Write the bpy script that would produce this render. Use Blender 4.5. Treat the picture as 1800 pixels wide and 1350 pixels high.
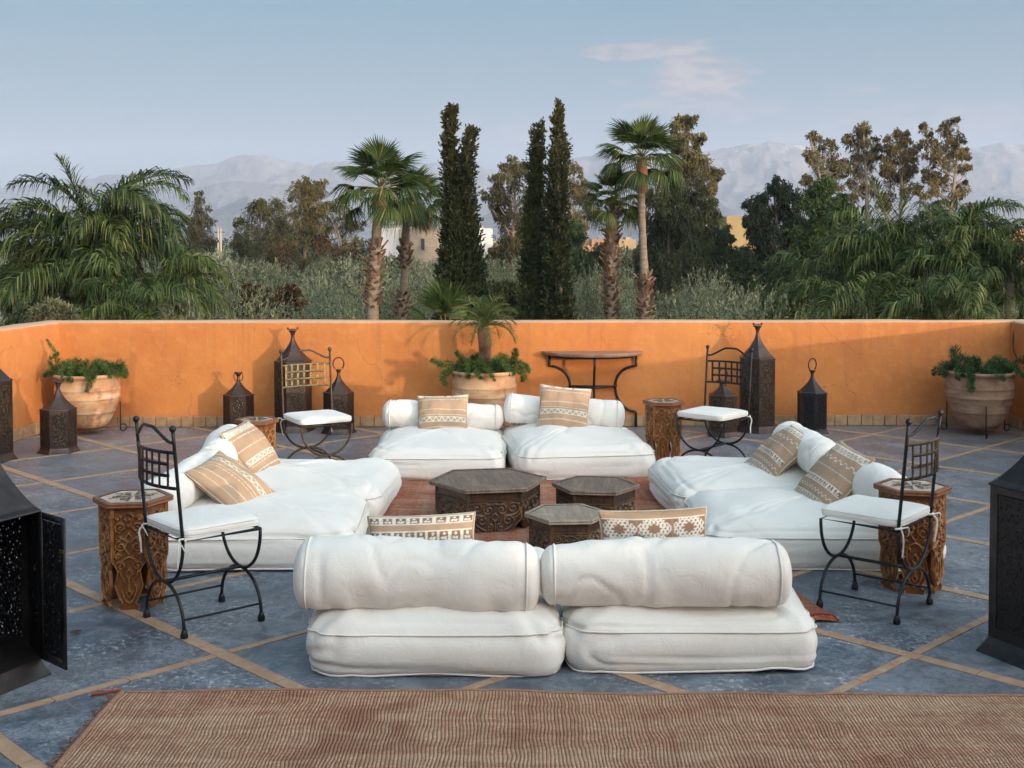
import bpy, math, random
import numpy as np
from math import sin, cos, pi, radians as R
from mathutils import Vector, Matrix
for o in list(bpy.data.objects): bpy.data.objects.remove(o)
scn = bpy.context.scene
COL = scn.collection
rng = np.random.default_rng(7)
random.seed(7)

# ------------------------------------------------------------ camera
CAM_H, FPX, PITCH = 1.85, 2100.0, R(2.0)
HOR = 420.0
cam_d = bpy.data.cameras.new('camera'); cam = bpy.data.objects.new('camera', cam_d); COL.objects.link(cam)
cam.location = (0, 0, CAM_H); cam.rotation_euler = (pi/2 - PITCH, 0, 0)
cam_d.sensor_width = 36; cam_d.lens = 36*FPX/1800
PCY = HOR + FPX*math.tan(PITCH)
cam_d.shift_y = (PCY - 675)/1800
cam_d.clip_start = 0.1; cam_d.clip_end = 20000
scn.camera = cam
def ray(x, y):
    a = (x-900)/FPX; b = (PCY-y)/FPX
    return a, cos(PITCH)+b*sin(PITCH), -sin(PITCH)+b*cos(PITCH)
def G(x, y, z=0.0):                      # photo pixel -> point on the level z
    r = ray(x, y); t = (z-CAM_H)/r[2]; return Vector((r[0]*t, r[1]*t, z))
def W(x, y, Y):                          # photo pixel -> point at the distance Y
    r = ray(x, y); t = Y/r[1]; return Vector((r[0]*t, Y, CAM_H+r[2]*t))

# ------------------------------------------------------------ light
SUN_EL, SUN_AZ = R(4.6), R(135)          # azimuth clockwise from +Y
w = bpy.data.worlds.new('World'); scn.world = w; w.use_nodes = True
nt = w.node_tree; N = nt.nodes; L = nt.links
for n in list(N): N.remove(n)
out = N.new('ShaderNodeOutputWorld'); bg = N.new('ShaderNodeBackground'); L.new(bg.outputs[0], out.inputs[0])
sky = N.new('ShaderNodeTexSky'); sky.sky_type = 'NISHITA'; sky.sun_disc = False
sky.sun_elevation = SUN_EL; sky.sun_rotation = SUN_AZ
sky.altitude = 500; sky.air_density = 1.0; sky.dust_density = 0.6; sky.ozone_density = 2.0
SKY_STRENGTH = 0.15
bg.inputs[1].default_value = SKY_STRENGTH
tc = N.new('ShaderNodeTexCoord'); sep = N.new('ShaderNodeSeparateXYZ'); L.new(tc.outputs['Generated'], sep.inputs[0])
def wm(op, a, b=None, c=None, clamp=False):
    n = N.new('ShaderNodeMath'); n.operation = op; n.use_clamp = clamp
    for i, v in enumerate((a, b, c)):
        if v is None: continue
        if isinstance(v, (int, float)): n.inputs[i].default_value = v
        else: L.new(v, n.inputs[i])
    return n.outputs[0]
def wmap(v, a, b, c=0.0, d=1.0):
    n = N.new('ShaderNodeMapRange'); n.interpolation_type = 'SMOOTHSTEP'; L.new(v, n.inputs[0])
    for i, q in enumerate((a, b, c, d)): n.inputs[i+1].default_value = q
    return n.outputs[0]
def wmix(f, a, b):
    n = N.new('ShaderNodeMix'); n.data_type = 'RGBA'
    if isinstance(f, float): n.inputs[0].default_value = f
    else: L.new(f, n.inputs[0])
    for i, v in ((6, a), (7, b)):
        if isinstance(v, tuple): n.inputs[i].default_value = (*v, 1)
        else: L.new(v, n.inputs[i])
    return n.outputs[2]
# evening dusk veil: the same all round the horizon
elv = sep.outputs[2]
veil = wmap(elv, -0.05, 0.6, 0.95, 0.6)
HORIZ, ZEN = (0.90, 1.0, 1.20), (0.40, 0.88, 1.22)
grad = wmix(wmap(elv, 0.0, 0.24), HORIZ, ZEN)
skyc = wmix(veil, sky.outputs[0], grad)
# clouds, placed by azimuth and elevation on the sky dome
az = wm('ARCTAN2', sep.outputs[0], sep.outputs[1]); el = wm('ARCSINE', elv)
comb = N.new('ShaderNodeCombineXYZ'); L.new(wm('MULTIPLY', az, 9.0), comb.inputs[0]); L.new(wm('MULTIPLY', el, 34.0), comb.inputs[1])
nz = N.new('ShaderNodeTexNoise'); L.new(comb.outputs[0], nz.inputs['Vector']); nz.inputs['Scale'].default_value = 1.6; nz.inputs['Detail'].default_value = 7; nz.inputs['Roughness'].default_value = 0.55; nz.inputs['Distortion'].default_value = 0.4
def blob(px, py, rx, ry, thr, soft, amt):
    a0 = math.atan((px-900)/FPX); e0 = math.atan((HOR-py)/FPX)
    da = wm('DIVIDE', wm('SUBTRACT', az, a0), rx/FPX); de = wm('DIVIDE', wm('SUBTRACT', el, e0), ry/FPX)
    d = wm('SQRT', wm('ADD', wm('MULTIPLY', da, da), wm('MULTIPLY', de, de)))
    m = wm('ADD', wm('MULTIPLY', wm('SUBTRACT', 1.0, d), 0.45), nz.outputs[0])
    return wm('MULTIPLY', wmap(m, thr, thr+soft), amt)
cl = None
for b in ((1200, 138, 130, 62, .52, .18, .95), (1110, 98, 95, 20, .50, .16, .8), (1290, 205, 260, 20, .55, .25, .5), (900, 228, 150, 30, .55, .3, .5), (1510, 170, 90, 12, .5, .3, .4), (1640, 235, 330, 55, .5, .35, .4), (1180, 185, 170, 18, .52, .25, .5)):
    q = blob(*b); cl = q if cl is None else wm('MAXIMUM', cl, q)
wide = wmap(nz.outputs[0], .56, .8, 0.0, .12)
cl = wm('MAXIMUM', cl, wide)
n2c = N.new('ShaderNodeTexNoise'); L.new(comb.outputs[0], n2c.inputs['Vector']); n2c.inputs['Scale'].default_value = 3.4; n2c.inputs['Detail'].default_value = 6
CLOUD = wmix(wmap(n2c.outputs[0], .38, .6), (1.02, 1.06, 1.24), (1.62, 1.46, 1.46))
cl = wm('MULTIPLY', cl, wmap(n2c.outputs[0], .25, .5, .45, 1.0))
skyc = wmix(cl, skyc, CLOUD)
# a low evening sun: the sky brightens and warms towards the side of the sun
dsun = wm('ADD', wm('MULTIPLY', sep.outputs[0], sin(SUN_AZ)), wm('MULTIPLY', sep.outputs[1], cos(SUN_AZ)))
glow = wmap(dsun, -0.36, 1.0, 0.0, 1.0)
GLOW = (21.0, 11.8, 8.3)
gl = N.new('ShaderNodeMix'); gl.data_type = 'RGBA'; L.new(glow, gl.inputs[0]); gl.inputs[6].default_value = (1, 1, 1, 1); gl.inputs[7].default_value = (*GLOW, 1)
mu = N.new('ShaderNodeMix'); mu.data_type = 'RGBA'; mu.blend_type = 'MULTIPLY'; mu.inputs[0].default_value = 1; L.new(skyc, mu.inputs[6]); L.new(gl.outputs[2], mu.inputs[7])
L.new(mu.outputs[2], bg.inputs[0])

sd = bpy.data.lights.new('sun', 'SUN'); sun = bpy.data.objects.new('sun', sd); COL.objects.link(sun)
sd.energy = 2.6; sd.angle = R(0.8); sd.color = (1.0, 0.80, 0.58)
tv = Vector((-sin(SUN_AZ)*cos(SUN_EL), -cos(SUN_AZ)*cos(SUN_EL), -sin(SUN_EL)))
sun.rotation_euler = tv.to_track_quat('-Z', 'Y').to_euler()
scn.view_settings.view_transform = 'Standard'; scn.view_settings.look = 'None'
scn.view_settings.exposure = 1.04; scn.view_settings.gamma = 1; scn.view_settings.use_curve_mapping = False
scn.render.engine = 'CYCLES'
scn.cycles.max_bounces = 6; scn.cycles.transparent_max_bounces = 12; scn.cycles.volume_bounces = 1

# ------------------------------------------------------------ object helpers
def link(o, parent=None):
    COL.objects.link(o)
    if parent is not None: o.parent = parent
    return o
def thing(name, label, cat, loc=(0, 0, 0), rz=0.0, group=None):
    o = bpy.data.objects.new(name, None); o.empty_display_size = .1
    o.location = loc; o.rotation_euler = (0, 0, rz)
    o['label'] = label; o['category'] = cat
    if group: o['group'] = group
    return link(o)
def tag(o, label, cat, group=None):
    o['label'] = label; o['category'] = cat
    if group: o['group'] = group
    return o
def kind(o, k): o['kind'] = k; return o
def dup(root, loc, rz, label, group=None, scale=None):
    r = root.copy(); COL.objects.link(r); r.location = loc
    r.rotation_euler = (0, 0, rz); r['label'] = label
    if group: r['group'] = group
    if scale: r.scale = scale
    for ch in list(root.children):
        c = ch.copy(); COL.objects.link(c); c.parent = r
        for g in ch.children:
            d = g.copy(); COL.objects.link(d); d.parent = c
    return r
class MB:
    """collects geometry; build() links it as one mesh object"""
    def __init__(s): s.V = []; s.F = {3: [], 4: []}; s.ng = []; s.n = 0; s.C = []
    def add(s, V, F=None, C=None, ngon=None):
        V = np.asarray(V, float).reshape(-1, 3)
        if F is not None and len(F):
            F = np.asarray(F, int); s.F[F.shape[1]].append(F+s.n)
        if ngon:
            for g in ngon: s.ng.append([i+s.n for i in g])
        s.V.append(V); s.C.append(np.ones((len(V), 3)) if C is None else np.broadcast_to(np.asarray(C, float), (len(V), 3)))
        s.n += len(V); return s
    def mesh(s, name, mat, smooth=True, sharp=None):
        V = np.concatenate(s.V); me = bpy.data.meshes.new(name)
        loops = []; starts = []; tot = []; k = 0
        for m in (3, 4):
            if s.F[m]:
                F = np.concatenate(s.F[m]); loops.append(F.ravel()); starts.append(k+np.arange(len(F))*m); tot.append(np.full(len(F), m)); k += F.size
        for g in s.ng: loops.append(np.array(g)); starts.append(np.array([k])); tot.append(np.array([len(g)])); k += len(g)
        loops = np.concatenate(loops); starts = np.concatenate(starts); tot = np.concatenate(tot)
        me.vertices.add(len(V)); me.vertices.foreach_set('co', V.ravel())
        me.loops.add(len(loops)); me.loops.foreach_set('vertex_index', loops.astype(np.int32))
        me.polygons.add(len(starts)); me.polygons.foreach_set('loop_start', starts.astype(np.int32)); me.polygons.foreach_set('loop_total', tot.astype(np.int32))
        me.polygons.foreach_set('use_smooth', np.full(len(starts), bool(smooth)))
        me.update(calc_edges=True)
        C = np.concatenate(s.C)
        if not np.allclose(C, 1):
            a = me.color_attributes.new('Col', 'FLOAT_COLOR', 'POINT')
            a.data.foreach_set('color', np.concatenate([C, np.ones((len(C), 1))], 1).ravel())
        me.materials.append(mat)
        if sharp: me.set_sharp_from_angle(angle=R(sharp))
        return me
    def build(s, name, mat, parent=None, smooth=True, sharp=None):
        return link(bpy.data.objects.new(name, s.mesh(name, mat, smooth, sharp)), parent)
    # ---- shapes
    def box(s, c, d, rz=0.0, bev=0.0):
        x, y, z = [q/2 for q in d]
        if bev <= 0:
            P = np.array([(sx*x, sy*y, sz*z) for sz in (-1, 1) for sx, sy in ((-1, -1), (1, -1), (1, 1), (-1, 1))])
            F = [(3, 2, 1, 0), (4, 5, 6, 7), (0, 1, 5, 4), (1, 2, 6, 5), (2, 3, 7, 6), (3, 0, 4, 7)]
            c_, s_ = cos(rz), sin(rz)
            P = np.stack([P[:, 0]*c_-P[:, 1]*s_, P[:, 0]*s_+P[:, 1]*c_, P[:, 2]], 1)+np.array(c)
            return s.add(P, F)
        poly = [(-x+bev, -y), (x-bev, -y), (x, -y+bev), (x, y-bev), (x-bev, y), (-x+bev, y), (-x, y-bev), (-x, -y+bev)]
        inn = [(px*(1-bev/x), py*(1-bev/y)) for px, py in poly]
        rings = [(inn, -z), (poly, -z+bev), (poly, z-bev), (inn, z)]
        c_, s_ = cos(rz), sin(rz); P = []
        for pl, zz in rings: P += [(a*c_-b*s_+c[0], a*s_+b*c_+c[1], zz+c[2]) for a, b in pl]
        F = [(k*8+i, k*8+(i+1) % 8, (k+1)*8+(i+1) % 8, (k+1)*8+i) for k in range(3) for i in range(8)]
        return s.add(P, F, ngon=[list(range(7, -1, -1)), list(range(24, 32))])
    def tube(s, pts, r, n=8, closed=False, cap=True, flat=None):
        P = np.asarray(pts, float); m = len(P); r = np.broadcast_to(np.asarray(r, float), (m,))
        T = np.roll(P, -1, 0)-np.roll(P, 1, 0) if closed else np.gradient(P, axis=0)
        T /= np.linalg.norm(T, axis=1)[:, None]+1e-12
        up = np.array([0, 0, 1.]) if abs(T[0][2]) < .9 else np.array([1., 0, 0])
        A = []; a = np.cross(T[0], up); a /= np.linalg.norm(a)
        for t in T:
            a = a-t*(a@t); a /= np.linalg.norm(a)+1e-12; A.append(a)
        A = np.array(A); B = np.cross(T, A); th = np.arange(n)*2*pi/n
        fa, fb = flat if flat else (1, 1)
        V = P[:, None]+r[:, None, None]*(fa*np.cos(th)[None, :, None]*A[:, None]+fb*np.sin(th)[None, :, None]*B[:, None])
        idx = np.arange(m*n).reshape(m, n); I = idx if closed else idx[:-1]; J = np.roll(idx, -1, 0) if closed else idx[1:]
        F = np.stack([I, np.roll(I, -1, 1), np.roll(J, -1, 1), J], -1).reshape(-1, 4)
        ng = None if closed or not cap else [list(idx[0])[::-1], list(idx[-1])]
        return s.add(V, F, ngon=ng)
    def lathe(s, prof, n=24, c=(0, 0, 0), ph=0.0, cap=(True, True)):
        P = np.asarray(prof, float); th = ph+np.arange(n)*2*pi/n
        V = np.stack([P[:, 0][:, None]*np.cos(th), P[:, 0][:, None]*np.sin(th), np.broadcast_to(P[:, 1][:, None], (len(P), n))], -1)+np.array(c)
        idx = np.arange(len(P)*n).reshape(len(P), n)
        F = np.stack([idx[:-1], np.roll(idx[:-1], -1, 1), np.roll(idx[1:], -1, 1), idx[1:]], -1).reshape(-1, 4)
        ng = []
        if cap[0] and P[0, 0] > 1e-4: ng.append(list(idx[0])[::-1])
        if cap[1] and P[-1, 0] > 1e-4: ng.append(list(idx[-1]))
        return s.add(V, F, ngon=ng)
    def prism(s, poly, z0, z1):
        n = len(poly); P = [(*p, z0) for p in poly]+[(*p, z1) for p in poly]
        return s.add(P, [(i, (i+1) % n, n+(i+1) % n, n+i) for i in range(n)], ngon=[list(range(n))[::-1], list(range(n, 2*n))])
    def ball(s, c, r, n=10):
        t = np.linspace(-pi/2, pi/2, n//2+2)
        return s.lathe([(max(r*cos(a), 1e-5), r*sin(a)) for a in t], n, c, cap=(False, False))
    def grid(s, P, closed_u=False, C=None):
        P = np.asarray(P); m, n = P.shape[:2]; idx = np.arange(m*n).reshape(m, n)
        if closed_u: I = idx; J = np.roll(idx, -1, 0)
        else: I = idx[:-1]; J = idx[1:]
        F = np.stack([I[:, :-1], J[:, :-1], J[:, 1:], I[:, 1:]], -1).reshape(-1, 4)
        return s.add(P.reshape(-1, 3), F, None if C is None else C.reshape(-1, 3))
def catmull(pts, n=8, closed=False):
    P = np.asarray(pts, float); m = len(P); out_ = []
    for i in range(m if closed else m-1):
        g = (lambda k: P[k % m]) if closed else (lambda k: P[min(max(k, 0), m-1)])
        a, b, c, d = g(i-1), g(i), g(i+1), g(i+2)
        for t in np.arange(n)/n:
            out_.append(.5*((2*b)+(-a+c)*t+(2*a-5*b+4*c-d)*t*t+(-a+3*b-3*c+d)*t**3))
    if not closed: out_.append(P[-1])
    return np.array(out_)
# value noise in numpy
def _h(ix, iy, iz, s):
    v = (ix*374761393+iy*668265263+iz*1274126177+s*974634777) & 0xffffffff
    v = ((v ^ (v >> 13))*1274126177) & 0xffffffff
    v = ((v ^ (v >> 16))*668265263) & 0xffffffff
    return ((v ^ (v >> 15)) & 0xffff)/65535.0*2-1
def vn(P, s=0):
    P = np.asarray(P, float); i = np.floor(P).astype(np.int64); f = P-i; f = f*f*(3-2*f)
    r = 0
    for a in (0, 1):
        for b in (0, 1):
            for c in (0, 1):
                wgt = (f[..., 0] if a else 1-f[..., 0])*(f[..., 1] if b else 1-f[..., 1])*(f[..., 2] if c else 1-f[..., 2])
                r = r+wgt*_h(i[..., 0]+a, i[..., 1]+b, i[..., 2]+c, s)
    return r
def fbm(P, o=4, s=0, g=.5):
    P = np.asarray(P, float); r = 0; a = 1
    for k in range(o): r = r+a*vn(P*2**k+k*17.3, s+k); a *= g
    return r

# ------------------------------------------------------------ materials
class Mat:
    def __init__(s, name):
        s.m = bpy.data.materials.new(name); s.m.use_nodes = True; s.nt = s.m.node_tree; s.N = s.nt.nodes; s.L = s.nt.links
        s.b = s.N['Principled BSDF']; s.tc = s.N.new('ShaderNodeTexCoord'); s.out = s.N['Material Output']
    def put(s, sock, v):
        if hasattr(v, 'is_linked') or hasattr(v, 'links'): s.L.new(v, sock)
        elif isinstance(v, (tuple, list)): sock.default_value = (*v, 1) if len(v) == 3 and sock.type == 'RGBA' else v
        else: sock.default_value = v
    def co(s, kind='Object', scale=(1, 1, 1), rot=(0, 0, 0)):
        mp = s.N.new('ShaderNodeMapping'); s.L.new(s.tc.outputs[kind], mp.inputs[0])
        mp.inputs['Scale'].default_value = scale; mp.inputs['Rotation'].default_value = rot
        return mp.outputs[0]
    def noise(s, vec, sc, det=4, rough=.5, dist=0.0):
        n = s.N.new('ShaderNodeTexNoise'); s.L.new(vec, n.inputs['Vector'])
        n.inputs['Scale'].default_value = sc; n.inputs['Detail'].default_value = det; n.inputs['Roughness'].default_value = rough; n.inputs['Distortion'].default_value = dist
        return n.outputs[0]
    def vor(s, vec, sc, feat='F1', outn='Distance', rnd=1.0):
        n = s.N.new('ShaderNodeTexVoronoi'); s.L.new(vec, n.inputs['Vector']); n.feature = feat; n.inputs['Scale'].default_value = sc; n.inputs['Randomness'].default_value = rnd
        return n.outputs[outn]
    def math(s, op, a, b=None, c=None, clamp=False):
        n = s.N.new('ShaderNodeMath'); n.operation = op; n.use_clamp = clamp
        for i, v in enumerate((a, b, c)):
            if v is not None: s.put(n.inputs[i], v)
        return n.outputs[0]
    def mr(s, v, a, b, c=0.0, d=1.0, smooth=False):
        n = s.N.new('ShaderNodeMapRange'); s.put(n.inputs[0], v)
        if smooth: n.interpolation_type = 'SMOOTHSTEP'
        for i, q in enumerate((a, b, c, d)): n.inputs[i+1].default_value = q
        return n.outputs[0]
    def mix(s, f, a, b, mode='MIX'):
        n = s.N.new('ShaderNodeMix'); n.data_type = 'RGBA'; n.blend_type = mode
        s.put(n.inputs[0], f); s.put(n.inputs[6], a); s.put(n.inputs[7], b); return n.outputs[2]
    def sepv(s, vec):
        n = s.N.new('ShaderNodeSeparateXYZ'); s.L.new(vec, n.inputs[0]); return n.outputs
    def attr(s, name='Col'):
        n = s.N.new('ShaderNodeAttribute'); n.attribute_name = name; return n.outputs['Color']
    def rnd(s):
        n = s.N.new('ShaderNodeObjectInfo'); return n.outputs['Random']
    def bump(s, h, st=.3, dist=.01, prev=None):
        n = s.N.new('ShaderNodeBump'); s.put(n.inputs['Height'], h); n.inputs['Strength'].default_value = st; n.inputs['Distance'].default_value = dist
        if prev is not None: s.L.new(prev, n.inputs['Normal'])
        s.L.new(n.outputs[0], s.b.inputs['Normal']); return n.outputs[0]
    def fin(s, col=None, rough=.6, metal=0.0, spec=None):
        if col is not None: s.put(s.b.inputs['Base Color'], col)
        s.put(s.b.inputs['Roughness'], rough); s.put(s.b.inputs['Metallic'], metal)
        if spec is not None: s.b.inputs['Specular IOR Level'].default_value = spec
        return s.m
def simple(name, c1, c2, sc=8, rough=.7, bump=.2, bd=.004, metal=0.0, stretch=(1, 1, 1), bsc=None, spec=None):
    m = Mat(name); v = m.co('Object', stretch); n = m.noise(v, sc, 6, .6)
    c = m.mix(m.mr(n, .35, .65), c1, c2)
    if bump: m.bump(m.noise(v, bsc or sc*6, 4, .6), bump, bd)
    return m.fin(c, rough, metal, spec)
def leafmat(name, c1, c2, rough=.55, tr=.3, tint=None):
    m = Mat(name); a = m.attr(); sx = m.N.new('ShaderNodeSeparateColor'); m.L.new(a, sx.inputs[0])
    c = m.mix(sx.outputs[0], c1, c2)
    if tint is not None: c = m.mix(m.math('MULTIPLY', sx.outputs[1], .999), c, tint)
    hs = m.N.new('ShaderNodeHueSaturation'); m.L.new(c, hs.inputs['Color']); m.L.new(m.mr(m.rnd(), 0, 1, .50, .95), hs.inputs['Value']); m.L.new(m.mr(m.rnd(), 0, 1, .515, .49), hs.inputs['Hue']); c = hs.outputs[0]
    m.put(m.b.inputs['Base Color'], c); m.b.inputs['Roughness'].default_value = rough+.1; m.b.inputs['Specular IOR Level'].default_value = .22
    t = m.N.new('ShaderNodeBsdfTranslucent'); m.put(t.inputs[0], c)
    mx = m.N.new('ShaderNodeMixShader'); mx.inputs[0].default_value = tr
    m.L.new(m.b.outputs[0], mx.inputs[1]); m.L.new(t.outputs[0], mx.inputs[2]); m.L.new(mx.outputs[0], m.out.inputs[0])
    return m.m

# plaster of the parapets
m = Mat('ochre_plaster'); v = m.co('Object'); big = m.noise(v, 1.3, 6, .6, .3); fine = m.noise(v, 9, 8, .65)
c = m.mix(m.mr(big, .34, .70), (.550, .205, .052), (.450, .150, .040)); c = m.mix(m.mr(fine, .50, .68, 0, .4), c, (.62, .26, .08)); c = m.mix(m.mr(m.noise(v, 22, 6, .7), .54, .70, 0, .22), c, (.36, .115, .04))
vs = m.co('Object', (5, 5, .7)); c = m.mix(m.mr(m.noise(vs, 3, 5), .58, .78, 0, .35), c, (.38, .13, .05))
wv = m.N.new('ShaderNodeVectorMath'); wv.operation = 'ADD'; nn = m.N.new('ShaderNodeTexNoise'); m.L.new(v, nn.inputs['Vector']); nn.inputs['Scale'].default_value = 4; nn.inputs['Detail'].default_value = 4
sc_ = m.N.new('ShaderNodeVectorMath'); sc_.operation = 'SCALE'; m.L.new(nn.outputs['Color'], sc_.inputs[0]); sc_.inputs['Scale'].default_value = .45
m.L.new(v, wv.inputs[0]); m.L.new(sc_.outputs[0], wv.inputs[1])
crk = m.vor(wv.outputs[0], 1.15, 'DISTANCE_TO_EDGE'); cm = m.math('MULTIPLY', m.mr(crk, .0, .006, 1, 0), m.mr(m.noise(v, 1.1, 2), .5, .62, 0, .8))
c = m.mix(m.math('MULTIPLY', cm, .55), c, (.26, .09, .035))
c = m.mix(m.math('MULTIPLY', m.mr(m.noise(m.co('Object', (7, 7, .35)), 2.0, 6, .6), .55, .72, 0, .55), m.mr(m.sepv(m.tc.outputs['Object'])[2], .35, 1.0)), c, (.34, .125, .048))
c = m.mix(m.mr(m.noise(v, .9, 3, .5, .4), .56, .60, 0, .25), c, (.60, .26, .085))
pit = m.math('MULTIPLY', m.mr(m.vor(v, 26), .0, .16, 1, 0), m.mr(m.noise(v, 2.2, 3), .57, .68)); c = m.mix(m.math('MULTIPLY', pit, .7), c, (.22, .08, .035))
zz = m.sepv(m.tc.outputs['Object'])[2]
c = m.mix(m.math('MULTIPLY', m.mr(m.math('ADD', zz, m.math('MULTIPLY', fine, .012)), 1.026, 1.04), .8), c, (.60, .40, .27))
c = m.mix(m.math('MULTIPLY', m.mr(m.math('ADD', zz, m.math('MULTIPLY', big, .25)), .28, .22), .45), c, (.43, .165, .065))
b1 = m.bump(m.math('SUBTRACT', m.math('ADD', m.noise(v, 3, 5), m.math('MULTIPLY', fine, .3)), m.math('MULTIPLY', cm, .3)), .55, .03)
m.bump(m.noise(v, 70, 3), .35, .003, b1)
PLASTER = m.fin(c, .88)

m = Mat('skirting_tile'); v = m.co('Object'); r_ = m.rnd()
c = m.mix(m.mr(m.noise(v, 14, 5), .35, .65), (.27, .15, .075), (.42, .26, .135)); c = m.mix(m.mr(r_, 0, 1, 0, .55), c, (.36, .24, .15)); c = m.mix(m.mr(m.noise(v, 40, 3), .6, .75, 0, .6), c, (.18, .10, .06))
m.bump(m.noise(v, 60, 4), .4, .004); SKIRT = m.fin(c, .8)

m = Mat('blue_grey_concrete'); v = m.co('Object'); r_ = m.rnd()
a = m.noise(v, .7, 5, .6, .6); b_ = m.noise(v, 3.0, 8, .68, .9)
c = m.mix(m.mr(a, .40, .60, smooth=True), (.080, .118, .156), (.148, .155, .166))
c = m.mix(m.mr(b_, .47, .62), c, (.215, .235, .275)); c = m.mix(m.mr(b_, .48, .36, 0, .85), c, (.042, .052, .078))
c = m.mix(m.mr(m.noise(v, 11, 8, .72, .5), .50, .66, 0, .55), c, (.24, .25, .275))
c = m.mix(m.mr(m.noise(v, 13, 6, .7), .50, .40, 0, .5), c, (.05, .06, .085))
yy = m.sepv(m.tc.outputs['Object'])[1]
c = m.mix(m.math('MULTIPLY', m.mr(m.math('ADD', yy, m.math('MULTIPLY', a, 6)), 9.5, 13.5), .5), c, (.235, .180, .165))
def warp(sc, amt):
    dv = m.N.new('ShaderNodeVectorMath'); dv.operation = 'ADD'; n2 = m.N.new('ShaderNodeTexNoise'); m.L.new(v, n2.inputs['Vector']); n2.inputs['Scale'].default_value = sc; n2.inputs['Detail'].default_value = 6
    s2 = m.N.new('ShaderNodeVectorMath'); s2.operation = 'SCALE'; m.L.new(n2.outputs['Color'], s2.inputs[0]); s2.inputs['Scale'].default_value = amt
    m.L.new(v, dv.inputs[0]); m.L.new(s2.outputs[0], dv.inputs[1]); return dv.outputs[0]
wv1 = warp(6, .30); wv2 = warp(22, .06)
vein = m.math('MULTIPLY', m.mr(m.vor(wv1, 6.0, 'DISTANCE_TO_EDGE'), 0, .05, 1, 0), m.mr(m.noise(v, 1.7, 4),   .42, .56, 0, .36))
c = m.mix(vein, c, (.40, .42, .45))
salt = m.math('MULTIPLY', m.mr(m.noise(v, 30, 7, .75), .53, .62), m.mr(m.noise(v, 2.3, 5), .46, .58, 0, .95)); c = m.mix(salt, c, (.52, .52, .53))
fc = m.mr(m.vor(wv2, 30, 'DISTANCE_TO_EDGE'), 0, .07, 1, 0); c = m.mix(m.math('MULTIPLY', fc, m.mr(m.noise(v, 1.3, 2), .42, .55, 0, .75)), c, (.035, .045, .07))
c = m.mix(m.mr(r_, 0, 1, 0, .38), c, (.115, .135, .158))
q = m.bump(m.noise(v, 5, 6, .6), .3, .012); m.bump(m.math('SUBTRACT', m.noise(v, 60, 4, .7), m.math('MULTIPLY', fc, .6)), .35, .003, q)
CONC = m.fin(c, m.mr(b_, .35, .65, .32, .60), spec=.4)

m = Mat('terracotta_strip'); v = m.co('Object'); r_ = m.rnd()
c = m.mix(m.mr(m.noise(v, 12, 6), .35, .65), (.34, .185, .105), (.46, .30, .195)); c = m.mix(m.mr(r_, 0, 1, 0, .75), c, (.36, .235, .155)); c = m.mix(m.mr(m.noise(v, 45, 4), .58, .72, 0, .6), c, (.48, .38, .30))
m.bump(m.noise(v, 50, 4), .3, .003); STRIP = m.fin(c, .62)
MORTAR = simple('mortar', (.13, .12, .12), (.07, .07, .08), 20, .9)

def fabric(name, col, col2, wsc=420, b=.25):
    m = Mat(name); v = m.co('Object'); n = m.noise(v, 3, 4)
    c = m.mix(m.mr(n, .4, .7), col, col2)
    sl = m.mr(m.noise(v, 130, 2), .3, .7)
    q = m.bump(m.noise(v, 9, 5, .55, .8), .32, .02)
    q2 = m.bump(m.noise(m.co('Object', (1, 1, 2.2)), 34, 4, .6), .09, .004, q)
    m.bump(m.math('ADD', m.noise(m.co('Object', (1, .16, .16)), 520, 1), m.math('ADD', m.noise(m.co('Object', (.16, 1, 1)), 520, 1), sl)), b, .0012, q2)
    c = m.mix(m.math('MULTIPLY', m.mr(m.noise(v, 90, 3), .55, .8), .12), c, (.55, .52, .46))
    m.b.inputs['Sheen Weight'].default_value = .2
    return m.fin(c, .92, spec=.2)
CANVAS = fabric('white_canvas', (.765, .735, .69), (.715, .68, .63))
PIPING = fabric('canvas_piping', (.74, .71, .66), (.68, .65, .60))
PIPE2 = fabric('cream_piping', (.58, .52, .42), (.52, .46, .36))
m = Mat('woven_kilim'); v = m.co('Object'); a = m.attr()
c = m.mix(m.mr(m.noise(v, 120, 3), .3, .75, 0, .35), a, (.42, .30, .20))
m.bump(m.math('ADD', m.noise(v, 240, 2), m.math('MULTIPLY', m.noise(v, 20, 3), 2)), .5, .003); KILIM = m.fin(c, .95, spec=.15)
IRON = simple('wrought_iron', (.014, .017, .022), (.032, .032, .034), 30, .42, .3, .002, .55)
IRON_B = simple('rusty_iron', (.035, .028, .02), (.11, .075, .042), 40, .5, .4, .002, .5)
BRASS_SUNLIT = simple('brass_sunlit_iron', (.22, .17, .075), (.09, .07, .045), 40, .42, .3, .002, .6)  # brass of the catch; sunlit gold painted onto one rusty chair lattice
LMET = simple('lantern_bronze', (.034, .024, .024), (.082, .050, .040), 9, .42, .5, .006, .55, bsc=16)
LMETD = simple('lantern_dark_steel', (.018, .016, .018), (.045, .036, .034), 9, .42, .4, .005, .5, bsc=18)
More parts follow.
